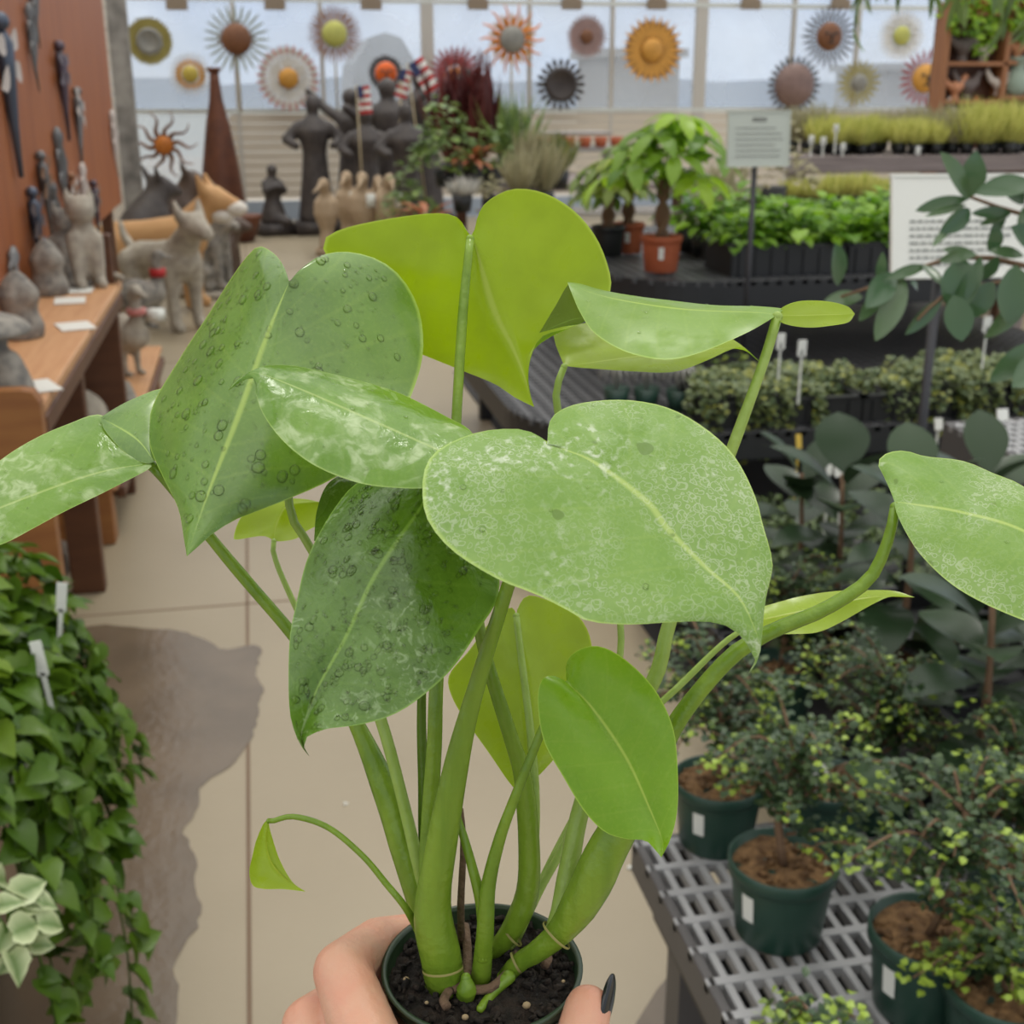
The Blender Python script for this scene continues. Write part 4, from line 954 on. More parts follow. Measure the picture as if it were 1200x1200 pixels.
pl(638, 225, 9.6, .635, 'tall olive wispy plant on the wire rack near the money tree', 'plant', lambda t, z: blades(t, 130, .42, .02, 'lf_grey', z, .05, .7), r=.08)
pl(625, 200, 10.4, .725, 'olive grassy plant above the wire rack', 'plant', lambda t, z: blades(t, 130, .36, .02, 'lf_grey', z, .06, .8), r=.09)
pl(655, 200, 10.4, .725, 'dull green grassy plant left of the round leaved plant', 'plant', lambda t, z: blades(t, 120, .34, .025, 'lf_succ', z, .06, .8), r=.09)
# terracotta trays under the cog sun
p = aY(660, 155, 12.6); mb = MB((p.x, 12.6, 0)); t = thing('display_table', 'shiny metal topped table below the dark cog sun', 'table', (p.x, 12.6, 0))
T('table_top', 'steel', t, [((p.x, 12.6, .95), (1.1, .6, .04)), ((p.x, 12.6, 1.10), (.9, .4, .03))]); T('leg', 'steel', t, [((p.x-.45, 12.6, .47), (.06, .06, .94)), ((p.x+.45, 12.6, .47), (.06, .06, .94)), ((p.x, 12.6, 1.02), (.06, .06, .14))])
for k in range(7):
    q = V((p.x-.48+.16*k, 12.35, .97)); mb = MB(q); mb.lathe(q, [(.05, 0), (.065, .10), (.06, .10), (.05, .09), (.001, .02)], 14); tag(mb.build('clay_pot', 'terracotta'), 'small empty clay pot in a row on the shiny metal table', 'pot', 'clay pots on the metal table')
pl(905, 175, 7.0, .815-.0, 'pinkish brown shrub behind the pale sign', 'plant', lambda t, z: mound(t, 200, .26, .42, .06, 'lf_grey', z), name='shrub')
pl(845, 250, 6.6, .62, 'pinkish grey wispy plant right of the money tree', 'plant', lambda t, z: blades(t, 150, .36, .03, 'lf_grey', z, .08, .8), name='shrub')
t = thing('side_table', 'dark table behind the money tree holding wispy plants', 'table', (3.6, 6.8, 0)); T('table_top', 'weathered_wood', t, [((3.3, 6.75, .60), (2.0, .9, .04))])
for x in (2.4, 4.2): T('leg', 'dark_wood', t, [((x, 6.5, .29), (.07, .07, .58)), ((x, 7.0, .29), (.07, .07, .58))])

# cubby shelf with roosters
CX0, CY = 5.12, 9.0
t = thing('cubby_shelf', 'open wooden cubby shelf full of small figurines, upper right', 'shelf', (5.9, 9.2, 0))
T('side_panel', 'cubby_wood', t, [((CX0, 9.07, 1.06), (.045, .16, 2.12))]); T('divider', 'cubby_wood', t, [((CX0+.50, 9.07, 1.06), (.045, .15, 2.12))]); T('divider', 'cubby_wood', t, [((CX0+1.05, 9.07, 1.06), (.045, .15, 2.12))])
T('back_panel', 'dark_wood', t, [((CX0+.52, 9.16, 1.06), (1.08, .02, 2.12))], .001)
sh = [(0, 1.42), (0, 1.69), (.5, 1.45), (.5, 1.70), (0, 2.04), (.5, 2.06)]
for dx, z in sh: T('shelf_board', 'cubby_wood', t, [((CX0+dx+.26, 9.07, z), (.5, .15, .03))], .002)
def rooster(mb):
    limb(mb, [(-.10, 0, .17), (.0, 0, .14), (.08, 0, .18)], [.04, .085, .06]); limb(mb, [(.09, 0, .2), (.12, 0, .28)], [.05, .035]); limb(mb, [(-.12, 0, .19), (-.19, 0, .29), (-.17, 0, .34)], [.045, .03, .012]); limb(mb, [(.15, 0, .28), (.19, 0, .27)], [.015, .006]); mb.lathe((0, 0, 0), [(.06, 0), (.05, .03), (.03, .1)], 12)
dm('rooster_white', (.62, .55, .48), .6); dm('rooster_orange', (.55, .24, .12), .6); dm('rooster_dark', (.13, .10, .09), .6); dm('jug_green', (.30, .38, .30), .5)
def rooster_at(px, dz, zs, m, lab, s, comb=True):
    x = aY(px, 100, 9.08).x; o = org('rooster_figurine', m, lab, 'figurine', .014, rooster, (x, 9.06, zs), 0, s*.8, 'figurines in the cubby shelf')
    if comb: part_local('comb', o, 'red', lambda b: [b.ball((.10+.015*i, 0, .315+.008*(1-abs(i-1))), (.014, .008, .02), 8, 6) for i in range(3)])
rooster_at(1132, 0, 1.20, 'rooster_white', 'white rooster figurine with red comb standing in front of the lowest cubby', .95)
rooster_at(1118, 0, 1.435, 'rooster_orange', 'orange breasted figurine on the left middle cubby shelf', .75, False)
rooster_at(1132, 0, 1.435, 'rooster_dark', 'dark grey figurine on the left middle cubby shelf', .85, False)
rooster_at(1147, 0, 1.705, 'rooster_white', 'small white figurine on the upper left cubby shelf', .75, False)
rooster_at(1122, 0, 1.705, 'rooster_dark', 'dark nest like figurine on the upper left cubby shelf', .95, False)
rooster_at(1169, 0, 1.465, 'rooster_white', 'pale bottle shaped figurine on the right middle cubby shelf', .75, False)
rooster_at(1185, 0, 1.715, 'rooster_orange', 'orange figurine on the upper right cubby shelf', .8, False)
rooster_at(1175, 0, 1.20, 'rooster_orange', 'yellow and red figurine behind the lime herbs, lower right cubby', .85)
x = aY(1190, 100, 9.05).x; mb = MB((x, 9.05, 1.465)); mb.lathe((x, 9.05, 1.465), [(.06, 0), (.09, .05), (.08, .14), (.05, .2), (.07, .24), (.10, .27), (.02, .28)], 18); tag(mb.build('jug', 'jug_green'), 'pale green jug with flat lid at the right of the cubby shelf', 'jug')
for (px, z, lab) in ((1140, 2.055, 'clay planter on the cubby top with green vines, left'), (1186, 2.075, 'clay planter on the cubby top, right')):
    x = aY(px, 50, 9.1).x; t = thing('vine_planter', lab, 'planter', (x, 9.1, z)); mb = MB(); mb.box((0, 0, .05), (.26, .2, .10)); bevel(mb.build('planter', 'terracotta', t, smooth=False), .01)
    ml = MB()
    for b in range(14):
        a = U(-3.0, .2); L = U(.15, .5)
        for i in range(10):
            f = i/9; q = V((math.cos(a)*.16*min(1, f*2)-.08*(f > .3), math.sin(a)*.16*min(1, f*2), .12+.08*math.sin(f*4)-max(0, f-.3)*L))
            for _ in range(3): ml.leaf(q+V((U(-.04, .04), U(-.04, .04), U(-.03, .03))), (U(-1, 1), U(-1, 1), U(-.8, .3)), (0, -1, .4), U(.05, .09), U(.03, .05), .3, .1, 3, .5, tint=U(0, 1))
    ml.build('foliage', 'lf_money', t)

# hanging plant at the top right, ficus with glossy leaves at the right edge
hp = aD(1122, -52, 3.2); t = thing('hanging_plant', 'hanging plant with narrow leaves dangling from the top right', 'plant', hp)
mb = MB(); mb.lathe((0, 0, -.02), [(.07, 0), (.11, .12), (.115, .13), (.10, .13), (.001, .11)], 20); mb.build('basket', 'black_plastic', t)
mw = MB()
for k in range(3): q = k*2.1; mw.tube([(.11*math.cos(q), .11*math.sin(q), .11), (0, 0, .55)], .002, 5)
mw.tube([(0, 0, .55), (0, 0, 1.0)], .003, 5); mw.build('hanger', 'iron', t)
ml = MB(); mst = MB()
for b in range(18):
    a = b*2.4; L = U(.10, .24) if b > 2 else .30; d = V((math.cos(a), math.sin(a), 0)); P = cr([V((0, 0, .10))+d*.06, V((0, 0, .13))+d*U(.12, .2), V((0, 0, .13-L*.5))+d*U(.16, .26), V((0, 0, .13-L))+d*U(.16, .28)], 10)
    mst.tube(P, .0022, 5)
    for i in range(2, 11):
        for s in (-1, 1): ml.leaf(P[i], V((U(-.6, .6), U(-.6, .6), -1)), d, U(.06, .10), U(.012, .018), .2, .1, 4, .4, tint=U(0, 1))
ml.build('foliage', 'lf_spiky', t); mst.build('stem', 'lf_spiky', t)

root = aD(1420, 520, 1.62); root.z = 0
t = thing('ficus_tree', 'glossy green ficus twigs with oval leaves reaching in from the right', 'tree', (root.x, root.y, 0))
def fb(pts, r0, r1):
    P = cr([aD(*p) for p in pts], 10); mb = MB(t.location); mb.tube(P, [r0+(r1-r0)*i/10 for i in range(11)], 6); mb.build('branch', 'twig', t)
mb = MB(t.location); mb.tube(cr([(root.x, root.y, .2), (root.x+.01, root.y, .7), aD(1400, 420, 1.62), aD(1330, 250, 1.62), aD(1300, 120, 1.62)], 12), [.016]*8+[.012]*5, 8); mb.build('trunk', 'twig', t)
fb([(1390, 420, 1.62), (1250, 330, 1.6), (1130, 300, 1.6), (1040, 330, 1.62), (985, 348, 1.64)], .006, .002)
fb([(1340, 300, 1.62), (1240, 262, 1.6), (1180, 246, 1.6), (1130, 228, 1.58)], .005, .002)
fb([(1260, 330, 1.6), (1180, 330, 1.58), (1110, 345, 1.58), (1075, 375, 1.58)], .004, .002)
fb([(1320, 240, 1.62), (1250, 200, 1.6), (1190, 215, 1.58)], .005, .002)
fb([(1390, 440, 1.62), (1290, 420, 1.56), (1210, 415, 1.55)], .005, .002)
mb = MB(t.location); mb.lathe((root.x, root.y, 0), [(.14, 0), (.18, .30), (.17, .30), (.001, .28)], 24); mb.build('pot', 'pot_green', t)
# base px, tip px, width px, depth
FL = [(982, 335, 985, 288, 24, 1.64), (1030, 332, 1036, 300, 11, 1.62), (1012, 348, 965, 352, 18, 1.64), (1040, 335, 1010, 372, 16, 1.62), (1060, 320, 1035, 355, 16, 1.61), (1062, 330, 1028, 395, 24, 1.6), (1048, 320, 1018, 357, 26, 1.61),
      (1085, 312, 1045, 322, 12, 1.6), (1135, 235, 1112, 178, 22, 1.57), (1135, 232, 1145, 182, 26, 1.58), (1135, 233, 1072, 243, 15, 1.57), (1133, 240, 1090, 250, 8, 1.58), (1137, 245, 1108, 272, 20, 1.57), (1112, 268, 1095, 285, 8, 1.57), (1138, 250, 1185, 248, 12, 1.59),
      (1180, 246, 1160, 280, 10, 1.6), (1185, 250, 1150, 262, 10, 1.6), (1200, 240, 1175, 205, 26, 1.58), (1210, 215, 1155, 218, 24, 1.56), (1230, 240, 1195, 262, 26, 1.57), (1130, 302, 1117, 358, 36, 1.57), (1150, 300, 1128, 366, 20, 1.58), (1118, 345, 1128, 398, 30, 1.56), (1105, 348, 1064, 392, 14, 1.58), (1075, 340, 1072, 330, 10, 1.6),
      (1190, 310, 1182, 376, 38, 1.55), (1165, 330, 1135, 372, 26, 1.57), (1210, 340, 1160, 398, 20, 1.56), (1220, 400, 1163, 446, 26, 1.54), (1230, 420, 1190, 450, 30, 1.54), (1160, 296, 1172, 268, 16, 1.59), (1200, 300, 1165, 290, 14, 1.58), (1215, 290, 1190, 265, 24, 1.57), (1100, 306, 1140, 295, 14, 1.59), (1240, 260, 1200, 200, 30, 1.56), (1080, 310, 1105, 330, 12, 1.6), (1145, 300, 1105, 290, 12, 1.59), (1250, 330, 1200, 330, 30, 1.57), (1170, 300, 1150, 330, 16, 1.58)]
for i, (bx_, by_, tx_, ty_, w, dp) in enumerate(FL):
    b = aD(bx_, by_, dp); e_ = aD(tx_, ty_, dp+U(-.05, .02)); L = (e_-b).length; ml = MB(t.location)
    up = V((U(-.5, .5), -1, U(.2, .9))); ml.leaf(b, e_-b, up, L*1.05, w*dp/FPX*1.1, U(.05, .25), U(.08, .2), 9, .5, tint=U(0, .7)); ml.build('leaf', 'lf_ficus', t)

# ================================================================== LEFT FOREGROUND: trailing pothos
t = thing('plant_bench', 'black bench under the trailing pothos at the left photo edge', 'bench', (-.82, 1.7, 0))
T('bench_top', 'bench_black', t, [((-.84, 1.72, .50), (.66, 1.15, .05))])
for x in (-1.1, -.6):
    for y in (1.25, 2.2): T('leg', 'bench_black', t, [((x, y, .24), (.06, .06, .48))])
def heart(ml, b, d, up, s, ti, rim=0):
    """small cupped heart shaped blade"""
    d = V(d).normalized(); up = (V(up)-d*V(up).dot(d)).normalized(); sd = d.cross(up); ml.tint = ti
    ou = [(0, 0), (-.12, .22), (.05, .44), (.35, .47), (.68, .28), (1, 0)]
    c = [(0, 0), (.12, 0), (.25, 0), (.45, 0), (.72, 0), (1, 0)]
    vs = []
    for (a, w), (m, _) in zip(ou, c):
        for sgn in (-1, 0, 1):
            x = (m if sgn == 0 else a); vs.append(V(b)+d*x*s+sd*sgn*w*s+up*(abs(sgn)*w*.45*s-x*x*.35*s))
    fs = []
    for i in range(5): q = i*3; fs += [(q, q+1, q+4, q+3), (q+1, q+2, q+5, q+4)]
    ml.add(vs, fs)
    if rim:
        for q in range(18): ml.t[-18+q] = .12 if q % 3 == 1 else rim
def pothos(loc, lab, seed, nv, nm, R, H, lm='lf_pothos', ls=.043, spill=.35, dirs=(-1.6, 1.2), kinds=(.0, .35), rim=0):
    r2 = random.Random(seed); t = thing('trailing_pothos' if lm == 'lf_pothos' else 'variegated_plant', lab, 'plant', loc)
    pot_parts(t, .075, .12, 'black_plastic', 'soil'); ml = MB(); ms = MB(); u = r2.uniform
    for i in range(nm):
        a = u(0, 6.28); r = R*math.sqrt(r2.random()); p = V((r*math.cos(a), r*math.sin(a), .13+H*(1-(r/R)**2)*u(.35, 1.0)))
        heart(ml, p, (math.cos(a)+u(-.8, .8), math.sin(a)+u(-.8, .8), u(-.9, .4)), (u(-.5, .5), u(-.5, .5), 1), ls*u(.7, 1.3), u(*kinds) if r2.random() > .15 else u(.5, 1), rim)
        if i % 5 == 0: ms.tube(cr([(0, 0, .10), p*.5+V((0, 0, .08)), p], 5), .0016, 4)
    for v in range(nv):
        a = u(*dirs); L = spill*u(.4, 1.1); d = V((math.cos(a), math.sin(a), 0))
        P = cr([V((0, 0, .11)), d*.07+V((0, 0, .17)), d*u(.12, .19)+V((0, 0, .10)), d*u(.15, .24)+V((0, 0, .1-L*.5)), d*u(.15, .25)+V((u(-.03, .03), u(-.03, .03), .1-L))], 16)
        ms.tube(P, .0018, 5)
        for i in range(3, 17):
            for q in range(2):
                heart(ml, P[i]+V((u(-.012, .012), u(-.012, .012), 0)), (u(-1, 1)+d.x*.4, u(-1, 1)+d.y*.4, u(-1, .2)), d+V((0, 0, .8)), ls*u(.65, 1.15), u(*kinds), rim)
    ml.build('foliage', lm, t); ms.build('stem', lm, t); return t
pothos((-.50, 2.02, .525), 'trailing pothos farthest along the left bench edge, by the rocks', 1, 11, 130, .17, .20, dirs=(-1.4, 1.3))
pothos((-.50, 1.80, .525), 'dense trailing pothos hanging over the wet floor, middle of the left bench', 2, 16, 150, .18, .20)
pothos((-.49, 1.58, .525), 'trailing pothos nearest the camera with vines down to the floor shade', 3, 14, 110, .16, .15, spill=.48)
pothos((-.54, 1.40, .535), 'cream edged variegated plant at the lower left photo edge', 4, 4, 40, .115, .13, 'lf_cream', .038, .18, kinds=(.0, .5), rim=1.0)
for (px, py, k, lab, h, rz) in ((46, 772, 1.80, 'white plant label standing upright among the pothos leaves', .055, -.1), (8, 885, 1.69, 'white label at the left photo edge among pothos', .05, .3), (72, 700, 2.0, 'clear narrow label near the top of the pothos', .05, .15), (28, 905, 1.70, 'tilted pale label low among the pothos leaves', .035, .8)):
    p = aD(px, py, k); mb = MB(p); R = Matrix.Rotation(rz, 3, 'Y'); mb.box(p, (.016, .002, h), R); mb.box(p-R @ V((0, 0, h*.5+.05)), (.007, .002, .11), R); tag(mb.build('plant_label', 'white_card', smooth=False), lab, 'label', 'labels in the pothos')

for (px, py, r, lab) in ((738, 1018, .006, 'tiny white pebble on the floor beside the slotted bench'), (405, 943, .005, 'tiny pale pebble on the floor behind the monstera stalks')):
    p = aZ(px, py); mb = MB(p); mb.ball(p+V((0, 0, r*.5)), (r, r*.8, r*.6), 10, 7); tag(mb.build('pebble', 'white_card'), lab, 'pebble')

# ================================================================== FOREGROUND: the held monstera
PC = aD(565, 1131, .42)                      # middle of the pot's rim
HF = V((math.sin(YAW), math.cos(YAW), 0)); ZZ = V((0, 0, 1))
def pc(x, f, z): return PC+RT*x+HF*f+ZZ*z
def pa(r, deg, z): a = math.radians(deg); return pc(r*math.cos(a), r*math.sin(a), z)
PR, PH = .0336, .062
plant = thing('potted_monstera', 'young monstera with wet heart shaped leaves in a small dark pot held in front', 'potted plant', pc(0, 0, -PH))
mb = MB(plant.location)
mb.lathe(pc(0, 0, -PH), [(.0245, 0), (.0255, .002), (.0305, PH*.78), (.0318, PH*.79), (.0326, PH*.97), (PR, PH*.985), (PR+.0004, PH), (PR-.0010, PH+.0006), (PR-.0018, PH-.001), (.0306, PH*.82), (.001, PH*.80)], 64)
mb.build('pot', mat('nursery_pot', (.020, .040, .018), .35), plant)
ZS = PC.z-.0045
mb = MB(plant.location); n = 72; R_ = 22; vs = []
for i in range(R_+1):
    for k in range(n):
        q = 2*math.pi*k/n; r = .0326*i/R_; x, y = r*math.cos(q), r*math.sin(q)
        vs.append(V((PC.x+x, PC.y+y, ZS+.0020*mnoise.noise(V((x*260, y*260, 1)))+.0014*mnoise.noise(V((x*620, y*620, 4)))+.003*(1-i/R_)-.001)))
mb.add(vs, [(i*n+k, i*n+(k+1) % n, (i+1)*n+(k+1) % n, (i+1)*n+k) for i in range(R_) for k in range(n)])
for _ in range(260):
    a = U(0, 6.28); r = .0305*math.sqrt(rnd.random()); s = U(.0006, .0018)
    mb.box((PC.x+r*math.cos(a), PC.y+r*math.sin(a), ZS+.0012), (s*2.2, s, s), Matrix.Rotation(U(0, 3), 3, 'Z') @ Matrix.Rotation(U(-1, 1), 3, 'Y'))
soil = mb.build('soil', 'soil', plant)
mb = MB(plant.location)
for (px, py, s) in ((476, 1148, 5), (617, 1178, 6), (545, 1192, 5), (602, 1130, 3), (660, 1150, 3), (500, 1175, 3)):
    p = aZ(px, py, ZS+.002); mb.ball(p, (s*.00024, s*.0002, s*.0002), 8, 6)
o = mb.build('perlite', 'perlite', soil); o['kind'] = 'stuff'

def mk_leaf_mat(name, top, top2, under, midc, mode, transl=.36, rough=.3, spec=.5):
    m = bpy.data.materials.new(name); m.use_nodes = True; n, l = m.node_tree.nodes, m.node_tree.links
    b = n['Principled BSDF']; out = n['Material Output']
    def N(t, **kw):
        x = n.new(t)
        for k, v in kw.items(): setattr(x, k, v)
        return x
    def mth(op, a, b_=None, c=None):
        x = N('ShaderNodeMath', operation=op)
        for i, v in enumerate((a, b_, c)):
            if v is None: continue
            if isinstance(v, (int, float)): x.inputs[i].default_value = v
            else: l.new(v, x.inputs[i])
        return x.outputs[0]
    def mixc(f, a, c):
        x = N('ShaderNodeMix', data_type='RGBA')
        if isinstance(f, (int, float)): x.inputs['Factor'].default_value = f
        else: l.new(f, x.inputs['Factor'])
        for k, v in (('A', a), ('B', c)):
            if isinstance(v, tuple): x.inputs[k].default_value = (*v, 1)
            else: l.new(v, x.inputs[k])
        return x.outputs['Result']
    def ramp(v, a, b_, lo=0, hi=1):
        x = N('ShaderNodeMapRange', interpolation_type='SMOOTHSTEP'); l.new(v, x.inputs[0])
        for k, q in zip(('From Min', 'From Max', 'To Min', 'To Max'), (a, b_, lo, hi)): x.inputs[k].default_value = q
        return x.outputs[0]
    tc = N('ShaderNodeTexCoord'); uv = N('ShaderNodeSeparateXYZ'); l.new(tc.outputs['UV'], uv.inputs[0])
    u = mth('ABSOLUTE', uv.outputs['X']); v = uv.outputs['Y']
    def noise(sc, det=4, dist=0.0):
        x = N('ShaderNodeTexNoise'); x.inputs['Scale'].default_value = sc; x.inputs['Detail'].default_value = det; x.inputs['Distortion'].default_value = dist
        l.new(tc.outputs['Object'], x.inputs[0]); return x.outputs['Fac']
    col = mixc(ramp(noise(38), .35, .68), top, top2)
    col = mixc(ramp(noise(900, 2), .45, .75, 0, .12), col, midc)
    # side veins, faint
    w = mth('SINE', mth('MULTIPLY', mth('SUBTRACT', v, mth('MULTIPLY', u, -.10)), 58.0))
    vein = ramp(w, .90, 1.0, 0, .09)
    col = mixc(vein, col, midc)
    mid = mth('SUBTRACT', 1.0, ramp(u, .006, .036)); mid = mth('MULTIPLY', mid, ramp(v, .75, 1.0, .85, .15))
    ge = N('ShaderNodeNewGeometry')
    und = mixc(ramp(noise(60), .35, .7), under, tuple(c*.86 for c in under)); und = mixc(vein, und, tuple(c*.8 for c in under)); und = mixc(mid, und, midc)
    col = mixc(mid, col, midc)
    rg = ramp(noise(120, 5), .35, .7, rough*.7, rough*1.4)
    hgt = noise(70, 3)
    bst = .12
    if mode == 'mineral':     # dried hard-water rings and a chalky film
        vo = N('ShaderNodeTexVoronoi'); vo.feature = 'F1'; vo.inputs['Scale'].default_value = 540; vo.inputs['Randomness'].default_value = 1
        dv = N('ShaderNodeVectorMath', operation='ADD'); nn = N('ShaderNodeTexNoise'); nn.inputs['Scale'].default_value = 260; l.new(tc.outputs['Object'], nn.inputs[0])
        sc = N('ShaderNodeVectorMath', operation='SCALE'); sc.inputs['Scale'].default_value = .0030; l.new(nn.outputs['Color'], sc.inputs[0]); l.new(tc.outputs['Object'], dv.inputs[0]); l.new(sc.outputs[0], dv.inputs[1]); l.new(dv.outputs[0], vo.inputs['Vector'])
        vo2 = N('ShaderNodeTexVoronoi'); vo2.inputs['Scale'].default_value = 230; l.new(dv.outputs[0], vo2.inputs['Vector'])
        r1 = mth('SUBTRACT', 1.0, ramp(mth('ABSOLUTE', mth('SUBTRACT', vo.outputs['Distance'], .42)), .02, .085))
        r2 = mth('SUBTRACT', 1.0, ramp(mth('ABSOLUTE', mth('SUBTRACT', vo2.outputs['Distance'], .40)), .012, .05))
        film = ramp(noise(26, 6, .6), .38, .66)
        ring = mth('MULTIPLY', mth('MAXIMUM', mth('MULTIPLY', r1, .50), mth('MULTIPLY', r2, .55)), mth('ADD', mth('MULTIPLY', film, .95), .08))
        chalk = ramp(noise(21, 7, .8), .53, .64, 0, .75)
        grain = mth('MULTIPLY', ramp(noise(420, 3), .50, .72), chalk)
        col = mixc(mth('MULTIPLY', film, .25), col, (.44, .56, .30))
        col = mixc(mth('MINIMUM', mth('ADD', mth('MULTIPLY', ring, .8), mth('MULTIPLY', grain, .9)), .9), col, (.72, .78, .62))
        spots = ramp(noise(105, 1), .715, .735, 0, .8)
        col = mixc(spots, col, tuple(c*.62 for c in top))
        hgt = noise(200, 3)
    if mode == 'film':        # sheets of drying water, their gloss painted as pale streaks
        wet = ramp(noise(60, 7, 1.2), .46, .60)
        streak = mth('MULTIPLY', wet, ramp(noise(240, 5, .8), .40, .70, .1, .7))
        col = mixc(streak, col, (.60, .72, .42)); rg = ramp(wet, 0, 1, .14, .42); hgt = noise(150, 6, .5); bst = .35
    if mode == 'wet':
        rg = ramp(noise(90, 5, .6), .40, .62, .10, .36); hgt = noise(170, 6, .8); bst = .40
        col = mixc(mth('MULTIPLY', ramp(noise(48, 6, 1.0), .50, .62), ramp(noise(330, 5, 1.2), .50, .68, 0, .5)), col, (.42, .55, .30))  # pale speckles painted in for the highlights of the wet surface
    col = mixc(ge.outputs['Backfacing'], col, und)
    edge_ = ramp(u, .972, .995, 0, .55); col = mixc(edge_, col, tuple(min(1, c*1.25) for c in midc))
    l.new(col, b.inputs['Base Color']); l.new(rg, b.inputs['Roughness']); b.inputs['Specular IOR Level'].default_value = spec
    if mode in ('drops', 'wet', 'film'): b.inputs['Coat Weight'].default_value = .32; b.inputs['Coat Roughness'].default_value = .16
    bp = N('ShaderNodeBump'); bp.inputs['Strength'].default_value = bst; bp.inputs['Distance'].default_value = .0015; l.new(hgt, bp.inputs['Height']); l.new(bp.outputs[0], b.inputs['Normal'])
    tl = N('ShaderNodeBsdfTranslucent'); tcx = N('ShaderNodeMix', data_type='RGBA', blend_type='MULTIPLY'); tcx.inputs['Factor'].default_value = 1
    l.new(mixc(.5, col, und), tcx.inputs['A']); tcx.inputs['B'].default_value = (1.0, 1.0, .55, 1); l.new(tcx.outputs['Result'], tl.inputs[0])
    ms = N('ShaderNodeMixShader'); ms.inputs[0].default_value = transl; l.new(b.outputs[0], ms.inputs[1]); l.new(tl.outputs[0], ms.inputs[2]); l.new(ms.outputs[0], out.inputs[0])
    M[name] = m
UND = (.28, .44, .008)
mk_leaf_mat('leaf_drops', (.145, .285, .032), (.095, .205, .020), UND, (.40, .56, .10), 'drops', .30, .30, .75)
mk_leaf_mat('leaf_film', (.17, .33, .035), (.12, .26, .022), UND, (.38, .52, .14), 'film', .34, .3)
mk_leaf_mat('leaf_mineral', (.225, .38, .085), (.18, .33, .06), UND, (.46, .60, .16), 'mineral', .32, .5, .35)
mk_leaf_mat('leaf_matte', (.23, .39, .065), (.19, .33, .045), UND, (.40, .56, .10), 'plain', .34, .42, .5)
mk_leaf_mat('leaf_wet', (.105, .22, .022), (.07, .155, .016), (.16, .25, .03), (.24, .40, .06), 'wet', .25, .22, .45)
mk_leaf_mat('leaf_under', (.24, .40, .04), (.20, .35, .03), (.36, .52, .012), (.48, .62, .10), 'plain', .55, .38)
mk_leaf_mat('leaf_young', (.21, .42, .018), (.17, .36, .014), (.36, .50, .03), (.45, .60, .10), 'plain', .42, .32)
mk_leaf_mat('leaf_new', (.36, .46, .02), (.28, .40, .016), (.37, .53, .03), (.50, .58, .08), 'plain', .45, .3)
def water():
    m = bpy.data.materials.new('water'); m.use_nodes = True; n, l = m.node_tree.nodes, m.node_tree.links; n.remove(n['Principled BSDF'])
    t = n.new('ShaderNodeBsdfTransparent'); t.inputs[0].default_value = (1, 1, .97, 1); r = n.new('ShaderNodeBsdfRefraction'); r.inputs['IOR'].default_value = 1.33; r.inputs['Roughness'].default_value = 0
    g = n.new('ShaderNodeBsdfGlossy'); g.inputs['Roughness'].default_value = .07; f = n.new('ShaderNodeFresnel'); f.inputs[0].default_value = 1.22
    a = n.new('ShaderNodeMixShader'); a.inputs[0].default_value = .06; l.new(t.outputs[0], a.inputs[1]); l.new(r.outputs[0], a.inputs[2])
    b = n.new('ShaderNodeMixShader'); l.new(f.outputs[0], b.inputs[0]); l.new(a.outputs[0], b.inputs[1]); l.new(g.outputs[0], b.inputs[2]); l.new(b.outputs[0], n['Material Output'].inputs[0]); return m
M['water'] = water()

